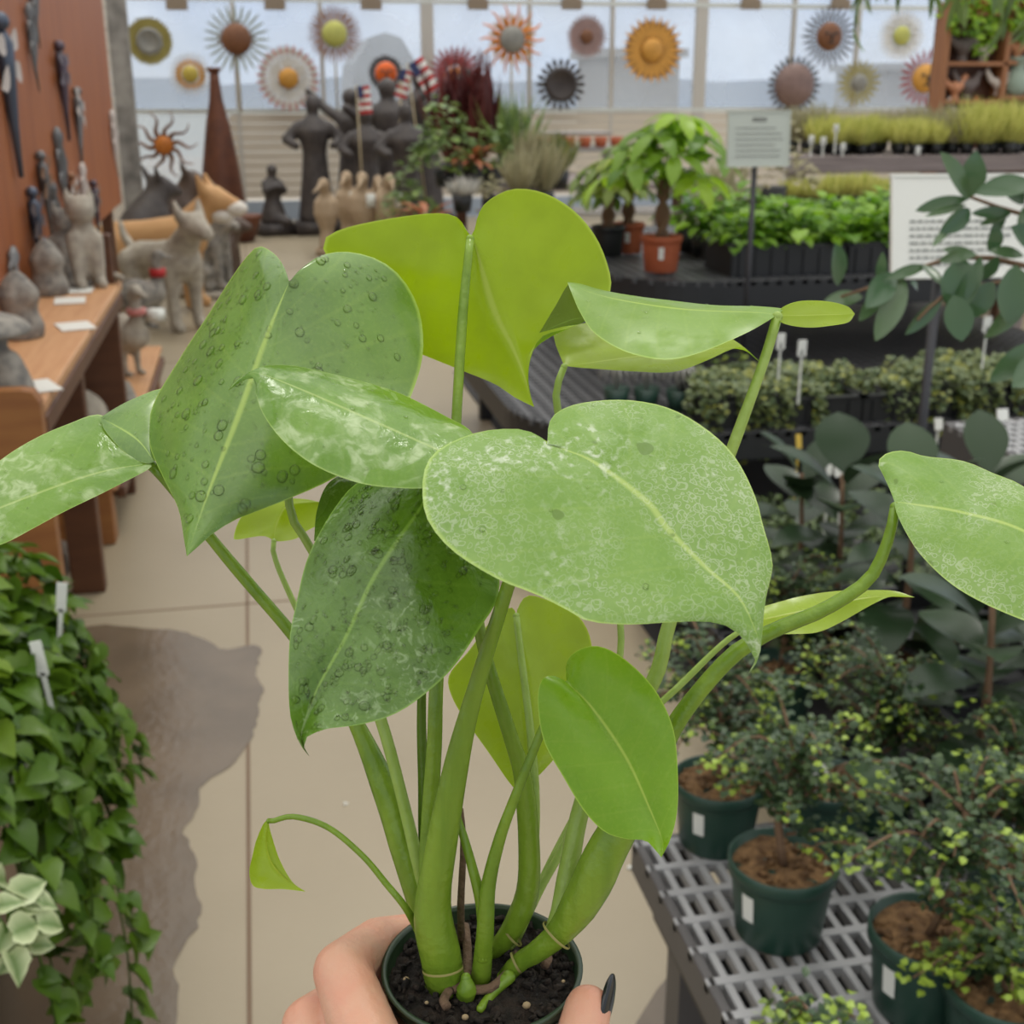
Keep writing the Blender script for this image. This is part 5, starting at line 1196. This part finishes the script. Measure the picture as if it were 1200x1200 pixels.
NR, NC = 40, 9
def blade(matname, mid, left, right, top=True, bulge=.05, drops=0, dsize=(.0004, .0011), runs=0, wav=.0, label=None, mpow=1.25, fold=0, seed=1, mbul=0.0):
    """a heart shaped blade lofted along its side veins, midrib to margin; the control points carry their own distance"""
    r2 = random.Random(seed)
    Mi = cr([aD(*p) for p in mid], 200); Lf = cr([aD(*p) for p in left], NR); Rt = cr([aD(*p) for p in right], NR)
    cols = []
    Pn = V((0, 0, 0))
    for i in range(NR): Pn += (Lf[i]-Mi[int(200*(i/NR)**mpow)]).cross(Mi[-1]-Mi[0]).normalized()+(Mi[-1]-Mi[0]).cross(Rt[i]-Mi[int(200*(i/NR)**mpow)]).normalized()
    Pn = Pn.normalized()
    cen = sum((aD(*p) for p in mid), V())/len(mid)
    if Pn.dot(CP-cen) < 0: Pn = -Pn        # towards the photographer
    G = []
    for i in range(NR+1):
        t = i/NR; m_ = Mi[int(200*t**mpow)]; row = []
        for j in range(-NC, NC+1):
            s = abs(j)/NC; e_ = (Lf if j < 0 else Rt)[i]; d = (e_-m_).length
            p = m_.lerp(e_, s)+Pn*(bulge*d*math.sin(math.pi*s)*(1 if top else -1))
            if wav: p += Pn*wav*s*s*math.sin(t*17+j)*.0
            p += Pn*(.0006*mnoise.noise(p*55))*s
            row.append(p)
        G.append(row)
    w = 2*NC+1; vs = [p for r in G for p in r]; fs = []; 
    for i in range(NR):
        for j in range(w-1): a = i*w+j; fs.append((a, a+1, a+w+1, a+w))
    mb = MB(plant.location); mb.add(vs, fs); o = mb.build('leaf', matname, plant)
    me = o.data
    uvl = me.uv_layers.new(name='UVMap')
    for lp in me.loops: q = lp.vertex_index; uvl.data[lp.index].uv = ((q % w-NC)/NC, (q//w)/NR)
    nrm = sum((p.normal*p.area for p in me.polygons), V())
    if (nrm.dot(CP-cen) < 0) == top: me.flip_normals()
    if label: o['label'] = label
    if drops:
        md = MB(plant.location); cellmax = max((G[a+1][b]-G[a][b]).cross(G[a][b+1]-G[a][b]).length for a in range(2, NR-1) for b in range(w-1))
        for _ in range(drops):
            for _k in range(30):
                i = r2.uniform(1.5, NR-1.2); j = r2.uniform(1, w-2); a, b = int(i), int(j)
                if (G[a+1][b]-G[a][b]).cross(G[a][b+1]-G[a][b]).length > r2.random()*cellmax: break
            p = G[a][b].lerp(G[a][b+1], j-b).lerp(G[a+1][b].lerp(G[a+1][b+1], j-b), i-a)
            tu = (G[a+1][b]-G[a][b]).normalized(); tv = (G[a][b+1]-G[a][b]).normalized(); nn = tu.cross(tv)
            if nn.length < 1e-4: continue
            nn.normalize()
            if nn.dot(Pn) < 0: nn = -nn
            s = dsize[0]+(dsize[1]-dsize[0])*r2.random()**5
            tv = nn.cross(tu).normalized(); R = Matrix((tu, tv, nn)).transposed(); an = Matrix.Rotation(r2.uniform(0, 3.1), 3, 'Z')
            md.ball(p+nn*s*.06, (s*r2.uniform(.9, 1.25), s, s*.36), 12, 7, R @ an)
            if runs and r2.random() < runs:      # wriggling runs of water
                for q in range(r2.randint(1, 3)):
                    p2 = p+tu*s*r2.uniform(-2.4, 2.4)+tv*s*r2.uniform(-1.2, 1.2); md.ball(p2, (s*r2.uniform(.6, 1.5), s*.6, s*.42), 10, 6, R @ Matrix.Rotation(r2.uniform(-.5, .5), 3, 'Z'))
        od = md.build('water_drops', 'water', o); od['kind'] = 'stuff'
    return o
def dd(pts, d0, d1=None):
    """give a traced run of points distances from d0 to d1"""
    d1 = d0 if d1 is None else d1; n = max(1, len(pts)-1)
    return [(*p, d0+(d1-d0)*i/n) if len(p) == 2 else p for i, p in enumerate(pts)]

# --- big left leaf with round drops
blade('leaf_drops', dd([(339, 330), (309, 402), (277, 492), (243, 580), (219, 652)], .398, .372),
      [(339, 330, .398), (333, 313, .404), (323, 299, .411), (309, 290, .418), (299, 291, .422), (277, 317, .424), (243, 369, .424), (208, 425, .422), (182, 468, .418), (174, 498, .413), (176, 525, .406), (191, 559, .394), (208, 594, .386), (215, 629, .377), (219, 652, .372)],
      [(339, 330, .398), (347, 325, .400), (360, 309, .404), (381, 298, .410), (412, 296, .417), (446, 306, .422), (472, 327, .425), (490, 360, .425), (496, 395, .422), (494, 425, .418), (485, 455, .412), (470, 490, .403), (440, 530, .397), (388, 562, .390), (347, 581, .385), (303, 598, .381), (277, 608, .379), (251, 624, .376), (234, 639, .374), (219, 652, .372)],
      True, .09, 420, (.0004, .0019), label='big wet leaf with round water drops, upper left', seed=3)
# --- middle left leaf, sheeted with water, hooked tip
blade('leaf_film', [(590, 560, .352), (520, 530, .353), (430, 490, .353), (350, 455, .352), (301, 437, .350), (284, 442, .346), (268, 457, .342)],
      [(590, 560, .352), (575, 540, .358), (552, 506, .365), (530, 492, .369), (470, 462, .374), (400, 440, .373), (350, 430, .367), (318, 428, .360), (303, 431, .353), (290, 437, .348), (275, 446, .345), (268, 457, .342)],
      [(590, 560, .352), (560, 572, .349), (497, 573, .344), (470, 572, .343), (420, 565, .341), (370, 547, .340), (335, 521, .341), (311, 490, .343), (300, 462, .347), (299, 444, .349), (284, 446, .346), (268, 457, .342)],
      True, .06, 26, (.0003, .0007), label='flat leaf sheeted with water, its hooked tip over the big left leaf', mpow=1.0, seed=4)
# --- big chalky front leaf
blade('leaf_mineral', [(641, 521, .343), (663, 528, .342), (700, 544, .340), (759, 588, .335), (784, 621, .332), (828, 665, .328), (865, 698, .325), (884, 735, .323), (890, 762, .323), (877, 790, .322)],
      [(641, 521, .343), (632, 515, .346), (623, 507, .349), (605, 503, .351), (568, 505, .350), (535, 515, .347), (509, 531, .343), (497, 552, .338), (495, 581, .333), (500, 607, .329), (517, 632, .326), (542, 654, .323), (586, 680, .320), (627, 696, .318), (663, 714, .316), (689, 728, .315), (737, 732, .316), (792, 729, .318), (832, 729, .320), (858, 736, .321), (872, 750, .322), (883, 766, .322), (885, 778, .322), (877, 790, .322)],
      [(641, 521, .343), (642, 508, .347), (643, 497, .350), (652, 484, .354), (674, 474, .357), (715, 469, .360), (751, 470, .360), (784, 478, .359), (817, 495, .356), (847, 519, .352), (869, 548, .348), (887, 585, .343), (894, 614, .339), (904, 651, .335), (905, 669, .333), (899, 695, .329), (896, 717, .327), (893, 750, .324), (889, 772, .323), (877, 790, .322)],
      True, .05, 46, (.0003, .0009), label='large chalky leaf with dried water rings, in front at the centre', seed=5)
# --- dark wet leaf below
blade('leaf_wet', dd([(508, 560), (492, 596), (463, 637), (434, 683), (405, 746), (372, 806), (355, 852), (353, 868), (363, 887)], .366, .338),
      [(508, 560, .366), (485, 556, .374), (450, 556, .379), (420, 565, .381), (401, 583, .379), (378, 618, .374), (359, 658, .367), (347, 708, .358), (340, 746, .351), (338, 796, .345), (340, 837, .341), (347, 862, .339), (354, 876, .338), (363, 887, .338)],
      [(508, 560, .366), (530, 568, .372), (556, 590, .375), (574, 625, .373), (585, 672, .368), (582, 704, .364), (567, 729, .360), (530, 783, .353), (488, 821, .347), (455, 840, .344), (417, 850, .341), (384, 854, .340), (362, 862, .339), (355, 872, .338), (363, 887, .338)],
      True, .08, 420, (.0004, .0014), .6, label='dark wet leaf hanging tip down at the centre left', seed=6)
# its hidden companion: a darker blade peeking out behind
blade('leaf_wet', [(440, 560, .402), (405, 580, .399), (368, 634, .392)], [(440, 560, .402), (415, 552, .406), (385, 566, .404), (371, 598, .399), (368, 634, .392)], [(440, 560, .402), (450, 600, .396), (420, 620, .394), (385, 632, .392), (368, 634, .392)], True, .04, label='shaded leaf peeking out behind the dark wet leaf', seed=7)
# --- far left leaf, reaching out of the picture
blade('leaf_film', [(176, 543, .405), (120, 553, .400), (40, 580, .39), (-60, 620, .38), (-120, 650, .375)],
      [(176, 543, .405), (172, 530, .408), (150, 508, .413), (118, 486, .416), (80, 496, .412), (40, 515, .406), (0, 540, .398), (-60, 590, .386), (-120, 650, .375)],
      [(176, 543, .405), (174, 550, .402), (130, 573, .396), (80, 598, .389), (40, 619, .384), (0, 638, .379), (-60, 655, .376), (-120, 650, .375)], True, .05, 30, (.0003, .0006), label='long leaf running out of the photo at far left', mpow=1.0, seed=8)
blade('leaf_drops', [(181, 541, .404), (160, 515, .408), (118, 489, .413)], [(181, 541, .404), (172, 543, .404), (157, 538, .405), (138, 522, .407), (122, 503, .410), (118, 489, .413)], [(181, 541, .404), (196, 500, .416), (205, 462, .426), (186, 456, .425), (150, 470, .419), (118, 489, .413)], True, .05, 14, (.0003, .0007), label='pale folded lobe of the far left leaf beside the big wet leaf', mpow=1.0, seed=9)
# --- tall back leaf seen from beneath
blade('leaf_under', [(552, 277, .420), (558, 292, .421), (580, 365, .424), (600, 405, .424), (613, 436, .422), (626, 477, .417)],
      [(552, 277, .420), (547, 272, .421), (541, 260, .426), (530, 252, .430), (508, 250, .434), (470, 254, .440), (420, 263, .444), (388, 274, .446), (378, 285, .447), (382, 298, .448), (400, 330, .448), (440, 375, .446), (480, 408, .443), (496, 416, .442), (541, 434, .436), (580, 450, .428), (602, 465, .422), (626, 477, .417)],
      [(552, 277, .420), (556, 272, .421), (558, 260, .423), (566, 241, .427), (585, 227, .431), (607, 221, .434), (640, 227, .438), (673, 247, .441), (698, 277, .443), (712, 310, .444), (716, 337, .443), (704, 365, .441), (670, 383, .436), (637, 393, .430), (624, 412, .426), (619, 436, .423), (621, 460, .419), (626, 477, .417)],
      False, .06, 16, (.0003, .0007), label='tall back leaf glowing yellow green, seen from beneath', seed=10)
# --- folded right leaf seen edge on, with its lighter lobe
blade('leaf_matte', [(911, 368, .398), (880, 366, .400), (800, 362, .404), (730, 352, .408), (690, 342, .411), (665, 331, .413)],
      [(911, 368, .398), (904, 374, .396), (877, 390, .390), (833, 409, .386), (789, 421, .384), (756, 419, .385), (723, 409, .388), (695, 390, .394), (679, 366, .402), (670, 345, .409), (665, 331, .413)],
      [(911, 368, .398), (918, 362, .404), (900, 359, .414), (850, 360, .426), (800, 356, .432), (750, 348, .430), (705, 339, .424), (680, 332, .418), (665, 331, .413)],
      True, .05, 30, (.0003, .0007), label='folded leaf at upper right seen nearly edge on', mpow=1.1, seed=11)
blade('leaf_under', [(911, 370, .399), (955, 369, .404), (1002, 368, .409)], [(911, 370, .399), (917, 360, .403), (937, 353, .408), (970, 353, .411), (993, 359, .411), (1002, 368, .409)], [(911, 370, .399), (916, 378, .396), (938, 383, .397), (962, 384, .400), (992, 379, .405), (1002, 368, .409)], False, .06, label='lighter lobe of the folded leaf, right of its stalk', mpow=1.0, seed=21)
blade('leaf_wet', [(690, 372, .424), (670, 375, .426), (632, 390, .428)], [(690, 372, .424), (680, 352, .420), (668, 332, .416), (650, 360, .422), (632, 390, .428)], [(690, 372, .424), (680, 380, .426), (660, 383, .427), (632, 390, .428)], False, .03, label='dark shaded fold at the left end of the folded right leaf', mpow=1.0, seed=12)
# --- yellow green leaf below it, from beneath
blade('leaf_under', [(661, 429, .432), (700, 424, .434), (760, 416, .438), (830, 409, .44), (870, 410, .441), (890, 424, .441)],
      [(661, 429, .432), (650, 400, .440), (654, 388, .444), (690, 378, .450), (760, 374, .458), (830, 385, .455), (866, 402, .446), (890, 424, .441)],
      [(661, 429, .432), (690, 432, .430), (745, 436, .428), (789, 436, .429), (827, 423, .433), (858, 409, .438), (872, 408, .440), (890, 424, .441)], False, .05, label='yellow green leaf under the folded leaf, seen from beneath', mpow=1.0, seed=13)
# --- right leaf leaving the picture
blade('leaf_mineral', [(1048, 588, .372), (1070, 591, .371), (1130, 601, .366), (1200, 622, .36), (1270, 670, .352), (1330, 765, .345)],
      [(1048, 588, .372), (1043, 574, .376), (1036, 558, .381), (1029, 542, .385), (1039, 531, .388), (1060, 528, .391), (1085, 535, .391), (1130, 540, .390), (1165, 555, .385), (1200, 570, .379), (1260, 615, .366), (1310, 690, .353), (1330, 765, .345)],
      [(1048, 588, .372), (1049, 596, .370), (1052, 606, .368), (1064, 630, .364), (1081, 654, .360), (1116, 686, .354), (1151, 707, .350), (1200, 727, .346), (1260, 750, .343), (1330, 765, .345)], True, .05, 24, (.0003, .0006), label='chalky right leaf cut by the photo edge, on a long curved stem', seed=14)
# --- slim leaf behind the curved stem
blade('leaf_new', [(870, 735, .445), (895, 726, .445), (960, 712, .447), (1020, 700, .449), (1072, 700, .450)],
      [(870, 735, .445), (880, 715, .449), (895, 710, .450), (937, 698, .453), (976, 692, .455), (1010, 691, .455), (1046, 692, .453), (1072, 700, .450)],
      [(870, 735, .445), (895, 742, .442), (937, 743, .441), (962, 740, .442), (990, 727, .445), (1025, 707, .448), (1046, 699, .449), (1072, 700, .450)], False, .05, label='slim yellow green leaf behind the long curved stem', mpow=1.0, seed=15)
# --- bright young leaf, lower right
blade('leaf_young', dd([(664, 799), (695, 831), (734, 888), (763, 951), (777, 988), (775, 1005)], .376, .356),
      dd([(664, 799), (659, 796), (647, 792), (635, 797), (630, 822), (637, 868), (661, 912), (685, 951), (709, 975), (734, 983), (756, 985), (767, 995), (775, 1005)], .380, .356),
      dd([(664, 799), (663, 791), (664, 777), (673, 765), (695, 757), (719, 764), (748, 786), (772, 815), (789, 854), (794, 898), (794, 946), (787, 980), (775, 1005)], .386, .356),
      True, .09, 14, (.0002, .0005), label='bright young leaf at the lower right, tip down', seed=16)
# --- back leaf behind the stems
blade('leaf_new', [(605, 721, .425), (612, 780, .424), (620, 850, .421), (618, 890, .418), (605, 927, .415)],
      [(605, 721, .425), (600, 712, .428), (580, 722, .431), (550, 762, .433), (526, 792, .432), (531, 820, .430), (550, 850, .426), (574, 884, .421), (593, 912, .417), (605, 927, .415)],
      [(605, 721, .425), (608, 710, .428), (618, 698, .431), (638, 702, .434), (672, 717, .438), (690, 742, .440), (695, 780, .439), (688, 820, .434), (668, 865, .427), (640, 900, .420), (618, 920, .416), (605, 927, .415)],
      False, .06, 22, (.0002, .0005), label='translucent back leaf behind the stems at the centre', mpow=1.0, seed=17)
# --- small back leaf left of centre
blade('leaf_under', [(321, 633, .450), (325, 612, .455), (340, 590, .459), (377, 588, .462)],
      [(321, 633, .450), (310, 628, .452), (295, 629, .453), (277, 632, .453), (274, 628, .455), (282, 607, .459), (299, 594, .462), (329, 585, .465), (355, 584, .465), (377, 588, .462)],
      [(321, 633, .450), (329, 634, .450), (347, 631, .452), (360, 622, .455), (385, 606, .459), (377, 588, .462)], False, .05, label='small yellow green back leaf left of centre', mpow=1.0, seed=18)
# --- new leaf on the thin arching stalk
blade('leaf_new', [(315, 960, .412), (312, 985, .411), (318, 1010, .409), (335, 1030, .407), (358, 1045, .405)],
      [(315, 960, .412), (308, 966, .411), (300, 985, .408), (296, 1002, .406), (292, 1022, .404), (296, 1038, .403), (310, 1042, .403), (332, 1042, .404), (358, 1045, .405)],
      [(315, 960, .412), (315, 968, .413), (319, 982, .415), (328, 1009, .414), (342, 1033, .410), (358, 1045, .405)], False, .10, label='tiny new leaf on a thin arching stalk, lower left', mpow=1.0, seed=19)

# --- leaf stalks
def stem_mat(name, c1, c2):
    return mat(name, c1, .27, spec=.45, noise=(130, c2, .9, (1, 1, .12)), trans=.12, bump=.15, bscale=160)
M['stalk_dark'] = stem_mat('stalk_dark', (.12, .21, .018), (.08, .155, .012))
M['stalk_mid'] = stem_mat('stalk_mid', (.21, .33, .028), (.13, .235, .018))
M['stalk_pale'] = stem_mat('stalk_pale', (.33, .46, .10), (.26, .38, .06))
def stalk(m, pts, rp, n=16, base=True, label=None, flat=1.0):
    """pts (px, py, distance; None = standing on the soil), rp: radii in photo pixels"""
    P = []
    for p in pts: P.append(aZ(p[0], p[1], ZS+.001) if p[2] is None else aD(*p))
    K = 40; C_ = cr(P, K)
    Rr = []
    for i in range(K+1):
        f = i/K*(len(rp)-1); a = int(min(f, len(rp)-2)); px = rp[a]+(rp[a+1]-rp[a])*(f-a); Rr.append(px*((C_[i]-CP).dot(FW))/FPX)
    mb = MB(plant.location); mb.tube(C_, Rr, n); mb.ball(C_[0], Rr[0]*1.02, 14, 10); mb.ball(C_[-1], Rr[-1]*1.05, 12, 8)
    o = mb.build('leaf_stalk', m, plant)
    if label: o['label'] = label
    return o
s1 = stalk('stalk_mid', [(522, 1152, None), (516, 1118, .410), (507, 1065, .404), (519, 980, .394), (540, 873, .382), (564, 786, .372), (593, 694, .362), (625, 590, .352), (641, 528, .3455)], [24, 24, 20, 18, 15, 11, 9, 8, 7, 6], label='thickest stalk, carrying the chalky front leaf')
stalk('stalk_mid', [(515, 1130, None), (503, 1060, .415), (502, 989, .412), (509, 873, .405), (511, 810, .402), (518, 700, .405), (531, 570, .412), (536, 470, .415), (543, 360, .417), (551, 280, .418)], [10, 11, 10, 9, 8, 7, 6, 6, 6, 5], label='long upright stalk of the tall back leaf, beaded with water')
stalk('stalk_dark', [(510, 1120, None), (498, 1000, .425), (496, 920, .42), (494, 825, .412), (500, 700, .392), (508, 566, .372)], [8, 7, 6, 5, 5, 5])
stalk('stalk_mid', [(512, 1128, None), (487, 1040, .424), (460, 950, .422), (428, 870, .421), (395, 810, .420), (340, 740, .419), (290, 682, .417), (245, 628, .414), (200, 570, .410), (178, 546, .407)], [13, 15, 17, 15, 9, 8, 7, 7, 6, 6], label='slanting stalk that runs behind the big wet leaf')
stalk('stalk_pale', [(515, 1120, None), (487, 1000, .418), (468, 922, .415), (448, 849, .413), (410, 740, .412), (366, 646, .410), (338, 585, .406), (339, 420, .404), (339, 334, .400)], [8, 8, 7, 7, 6, 5, 5, 4, 4])
stalk('stalk_pale', [(512, 1126, None), (485, 1030, .422), (455, 960, .424), (430, 890, .425)], [6, 6, 4, 2])  # thin pale stalk added for the bright highlight along the sheath edge
stalk('stalk_mid', [(500, 1112, None), (478, 1068, .412), (452, 1035, .410), (425, 1003, .409), (385, 970, .409), (345, 957, .410), (320, 962, .411), (315, 962, .412)], [6, 5, 4.5, 4, 3.5, 3.5, 3.5, 3], 12, label='thin arching stalk of the tiny new leaf')
stalk('stalk_mid', [(574, 1118, None), (596, 1095, .424), (617, 1050, .418), (620, 992, .413), (613, 912, .404), (598, 862, .396), (569, 768, .384), (545, 660, .374), (512, 568, .369)], [10, 14, 13, 12, 9, 8, 7, 6, 5], label='stalk crossing behind the thickest stalk')
stalk('stalk_pale', [(600, 1090, .426), (622, 1000, .420), (626, 930, .418), (622, 860, .4175), (612, 780, .420), (605, 722, .423)], [6, 8, 7, 5, 4.5, 4], label='pale beaded stalk along the back leaf')
stalk('stalk_mid', [(563, 1150, None), (568, 1100, .405), (572, 1040, .398), (585, 985, .391), (602, 938, .386), (630, 868, .381), (650, 820, .380), (664, 802, .378)], [12, 11, 10, 8, 6.5, 5.5, 5, 4])
stalk('stalk_mid', [(566, 1120, .408), (566, 1070, .404), (553, 1015, .401), (537, 958, .400), (531, 930, .402)], [9, 8, 6, 5, 2])
stalk('stalk_mid', [(592, 1146, None), (608, 1128, .417), (632, 1113, .411), (660, 1088, .405), (688, 1045, .398), (712, 995, .392), (752, 925, .388), (795, 843, .384), (850, 776, .380), (885, 750, .379), (920, 733, .378), (962, 716, .377), (1004, 691, .376), (1025, 670, .375), (1042, 629, .373), (1049, 594, .3725)], [10, 12, 15, 22, 25, 23, 20, 13, 11, 10, 10, 9, 8.5, 8, 7, 6], label='thick curved stalk sweeping out to the right leaf')
stalk('stalk_pale', [(640, 1105, .410), (655, 1070, .409), (668, 1010, .408), (679, 955, .407), (700, 900, .408), (765, 800, .408), (783, 735, .407), (815, 640, .405), (860, 520, .402), (893, 430, .400), (905, 392, .399), (911, 371, .398)], [8, 12, 11, 10, 9, 9, 8, 8, 7, 7, 6, 6], label='long stalk of the folded right leaf')
stalk('stalk_pale', [(606, 1100, .428), (634, 1040, .430), (671, 968, .430), (705, 850, .432), (728, 745, .434), (700, 620, .436), (664, 520, .436), (652, 470, .434), (655, 445, .433), (661, 430, .432)], [5, 5, 5, 4, 4, 4, 4.5, 5, 5, 4])
stalk('stalk_pale', [(600, 1110, .432), (650, 1000, .44), (720, 880, .446), (800, 800, .447), (850, 752, .446), (885, 730, .445)], [4, 4, 4, 4, 4, 3])
stalk('stalk_pale', [(500, 1100, .432), (440, 900, .448), (370, 760, .452), (345, 708, .452), (326, 665, .451), (319, 640, .450), (321, 634, .450)], [5, 5, 4.5, 4.5, 4, 3.5, 3])
mb = MB(plant.location); mb.tube(cr([aZ(541, 1110, ZS), aD(540, 1060, .424), aD(543, 990, .420), aD(540, 948, .418)], 10), [.0016, .0015, .0013, .0013, .0013, .0012, .0012, .0011, .0011, .0010, .0009], 8); mb.build('dry_stub', 'root_brown', plant)
mb = MB(plant.location)
for a in ([(530, 1160), (545, 1150), (548, 1120), (545, 1085)], [(540, 1165), (555, 1160), (575, 1158), (596, 1140)], [(527, 1160), (520, 1172), (524, 1180)], [(596, 1142), (606, 1132), (604, 1118)], [(640, 1112), (642, 1124), (638, 1132)]):
    mb.tube(cr([aZ(x, y, ZS+.004) for x, y in a], 8), .0016, 8)
mb.build('root', 'root_brown', plant)
stalk('stalk_mid', [(545, 1168, None), (547, 1158, .408), (546, 1146, .408)], [11, 12, 6]); stalk('stalk_mid', [(563, 1182, None), (578, 1163, .411), (596, 1145, .414)], [5, 6, 8])
# leaf scars and node rings
mb = MB(plant.location)
for (px, py, d, r, ax) in ((652, 1096, .4055, 21, (1, 1.1)), (605, 1128, .4165, 13, (1, .55)), (601, 1098, .4225, 14, (1, 1.0)), (519, 1135, .408, 24, (-.1, 1))):
    p = aD(px, py, d); k = d/FPX; a = (RT*ax[0]+UP*ax[1]).normalized(); mb.lathe(p, [(r*k*1.0, -.0004), (r*k*1.015, 0), (r*k*1.0, .0004)], 20, a, caps=False)
dm('scar', (.24, .22, .06), .6); mb.build('node_ring', 'scar', plant)

# ================================================================== the hand
mb = MB()
def F(pts, rad): limb(mb, pts, rad, 14)
palm = pc(-.018, -.060, -.048); wrist = pc(-.020, -.105, -.098)
idx = [pc(-.0300, -.040, -.012), pc(-.0465, -.006, .0025), pa(.0425, 152, -.006), pa(.0420, 112, -.015)]
midf = [pc(-.0370, -.045, -.030), pc(-.0575, -.010, -.0165), pa(.0445, 150, -.024), pa(.0415, 106, -.030)]
rng = [pc(-.0360, -.043, -.050), pc(-.0555, -.010, -.038), pa(.0430, 150, -.043), pa(.0395, 108, -.047)]
lit = [pc(-.0310, -.040, -.068), pc(-.0480, -.010, -.058), pa(.0385, 155, -.060), pa(.0360, 122, -.063)]
F(idx, [.0118, .0098, .0085, .0070]); F(midf, [.0118, .0098, .0085, .0070]); F(rng, [.0112, .0092, .0080, .0068]); F(lit, [.0105, .0080, .0070, .0060])
thb = [pc(-.006, -.072, -.066), pc(.013, -.060, -.040), pc(.0275, -.040, -.016), pc(.0345, -.0200, -.0010)]
F(thb, [.0165, .0125, .0100, .0078])
for f in (idx, midf, rng, lit):                      # the body of the palm
    F([f[0], f[0].lerp(wrist, .5)+V((0, 0, .0)), wrist], [.0118, .0150, .0200])
F([thb[0], wrist], [.0165, .0195]); F([idx[0], thb[1]], [.0105, .0100]); F([idx[0].lerp(wrist, .35), thb[0]], [.013, .014])
F([wrist, pc(-.028, -.16, -.15), pc(-.045, -.26, -.24)], [.0205, .027, .036])
hand = organic('hand', mb, 'skin', .0013, smooth=6)
tag(hand, 'hand with black nail polish wrapping its fingers around the small pot', 'hand')
hmin = pc(0, -.02, -.03)
def nail(tip, prev, nrm, s=1.0):
    d = (tip-prev).normalized(); nrm = (nrm-d*nrm.dot(d)).normalized(); sd = d.cross(nrm); mb = MB(); R = Matrix((d, sd, nrm)).transposed()
    mb.ball(tip+d*.003*s+nrm*.0052*s, (.0085*s, .0052*s, .0016*s), 16, 10, R); o = mb.build('fingernail', 'nail_black', hand); o['label'] = 'black painted fingernail'
nail(thb[3], thb[2], RT*1.0+UP*.1-FW*.25, 1.1)
for f in (idx, midf, rng, lit):
    nrm = f[3]-PC; nrm.z = 0; nail(f[3], f[2], nrm.normalized(), .9)
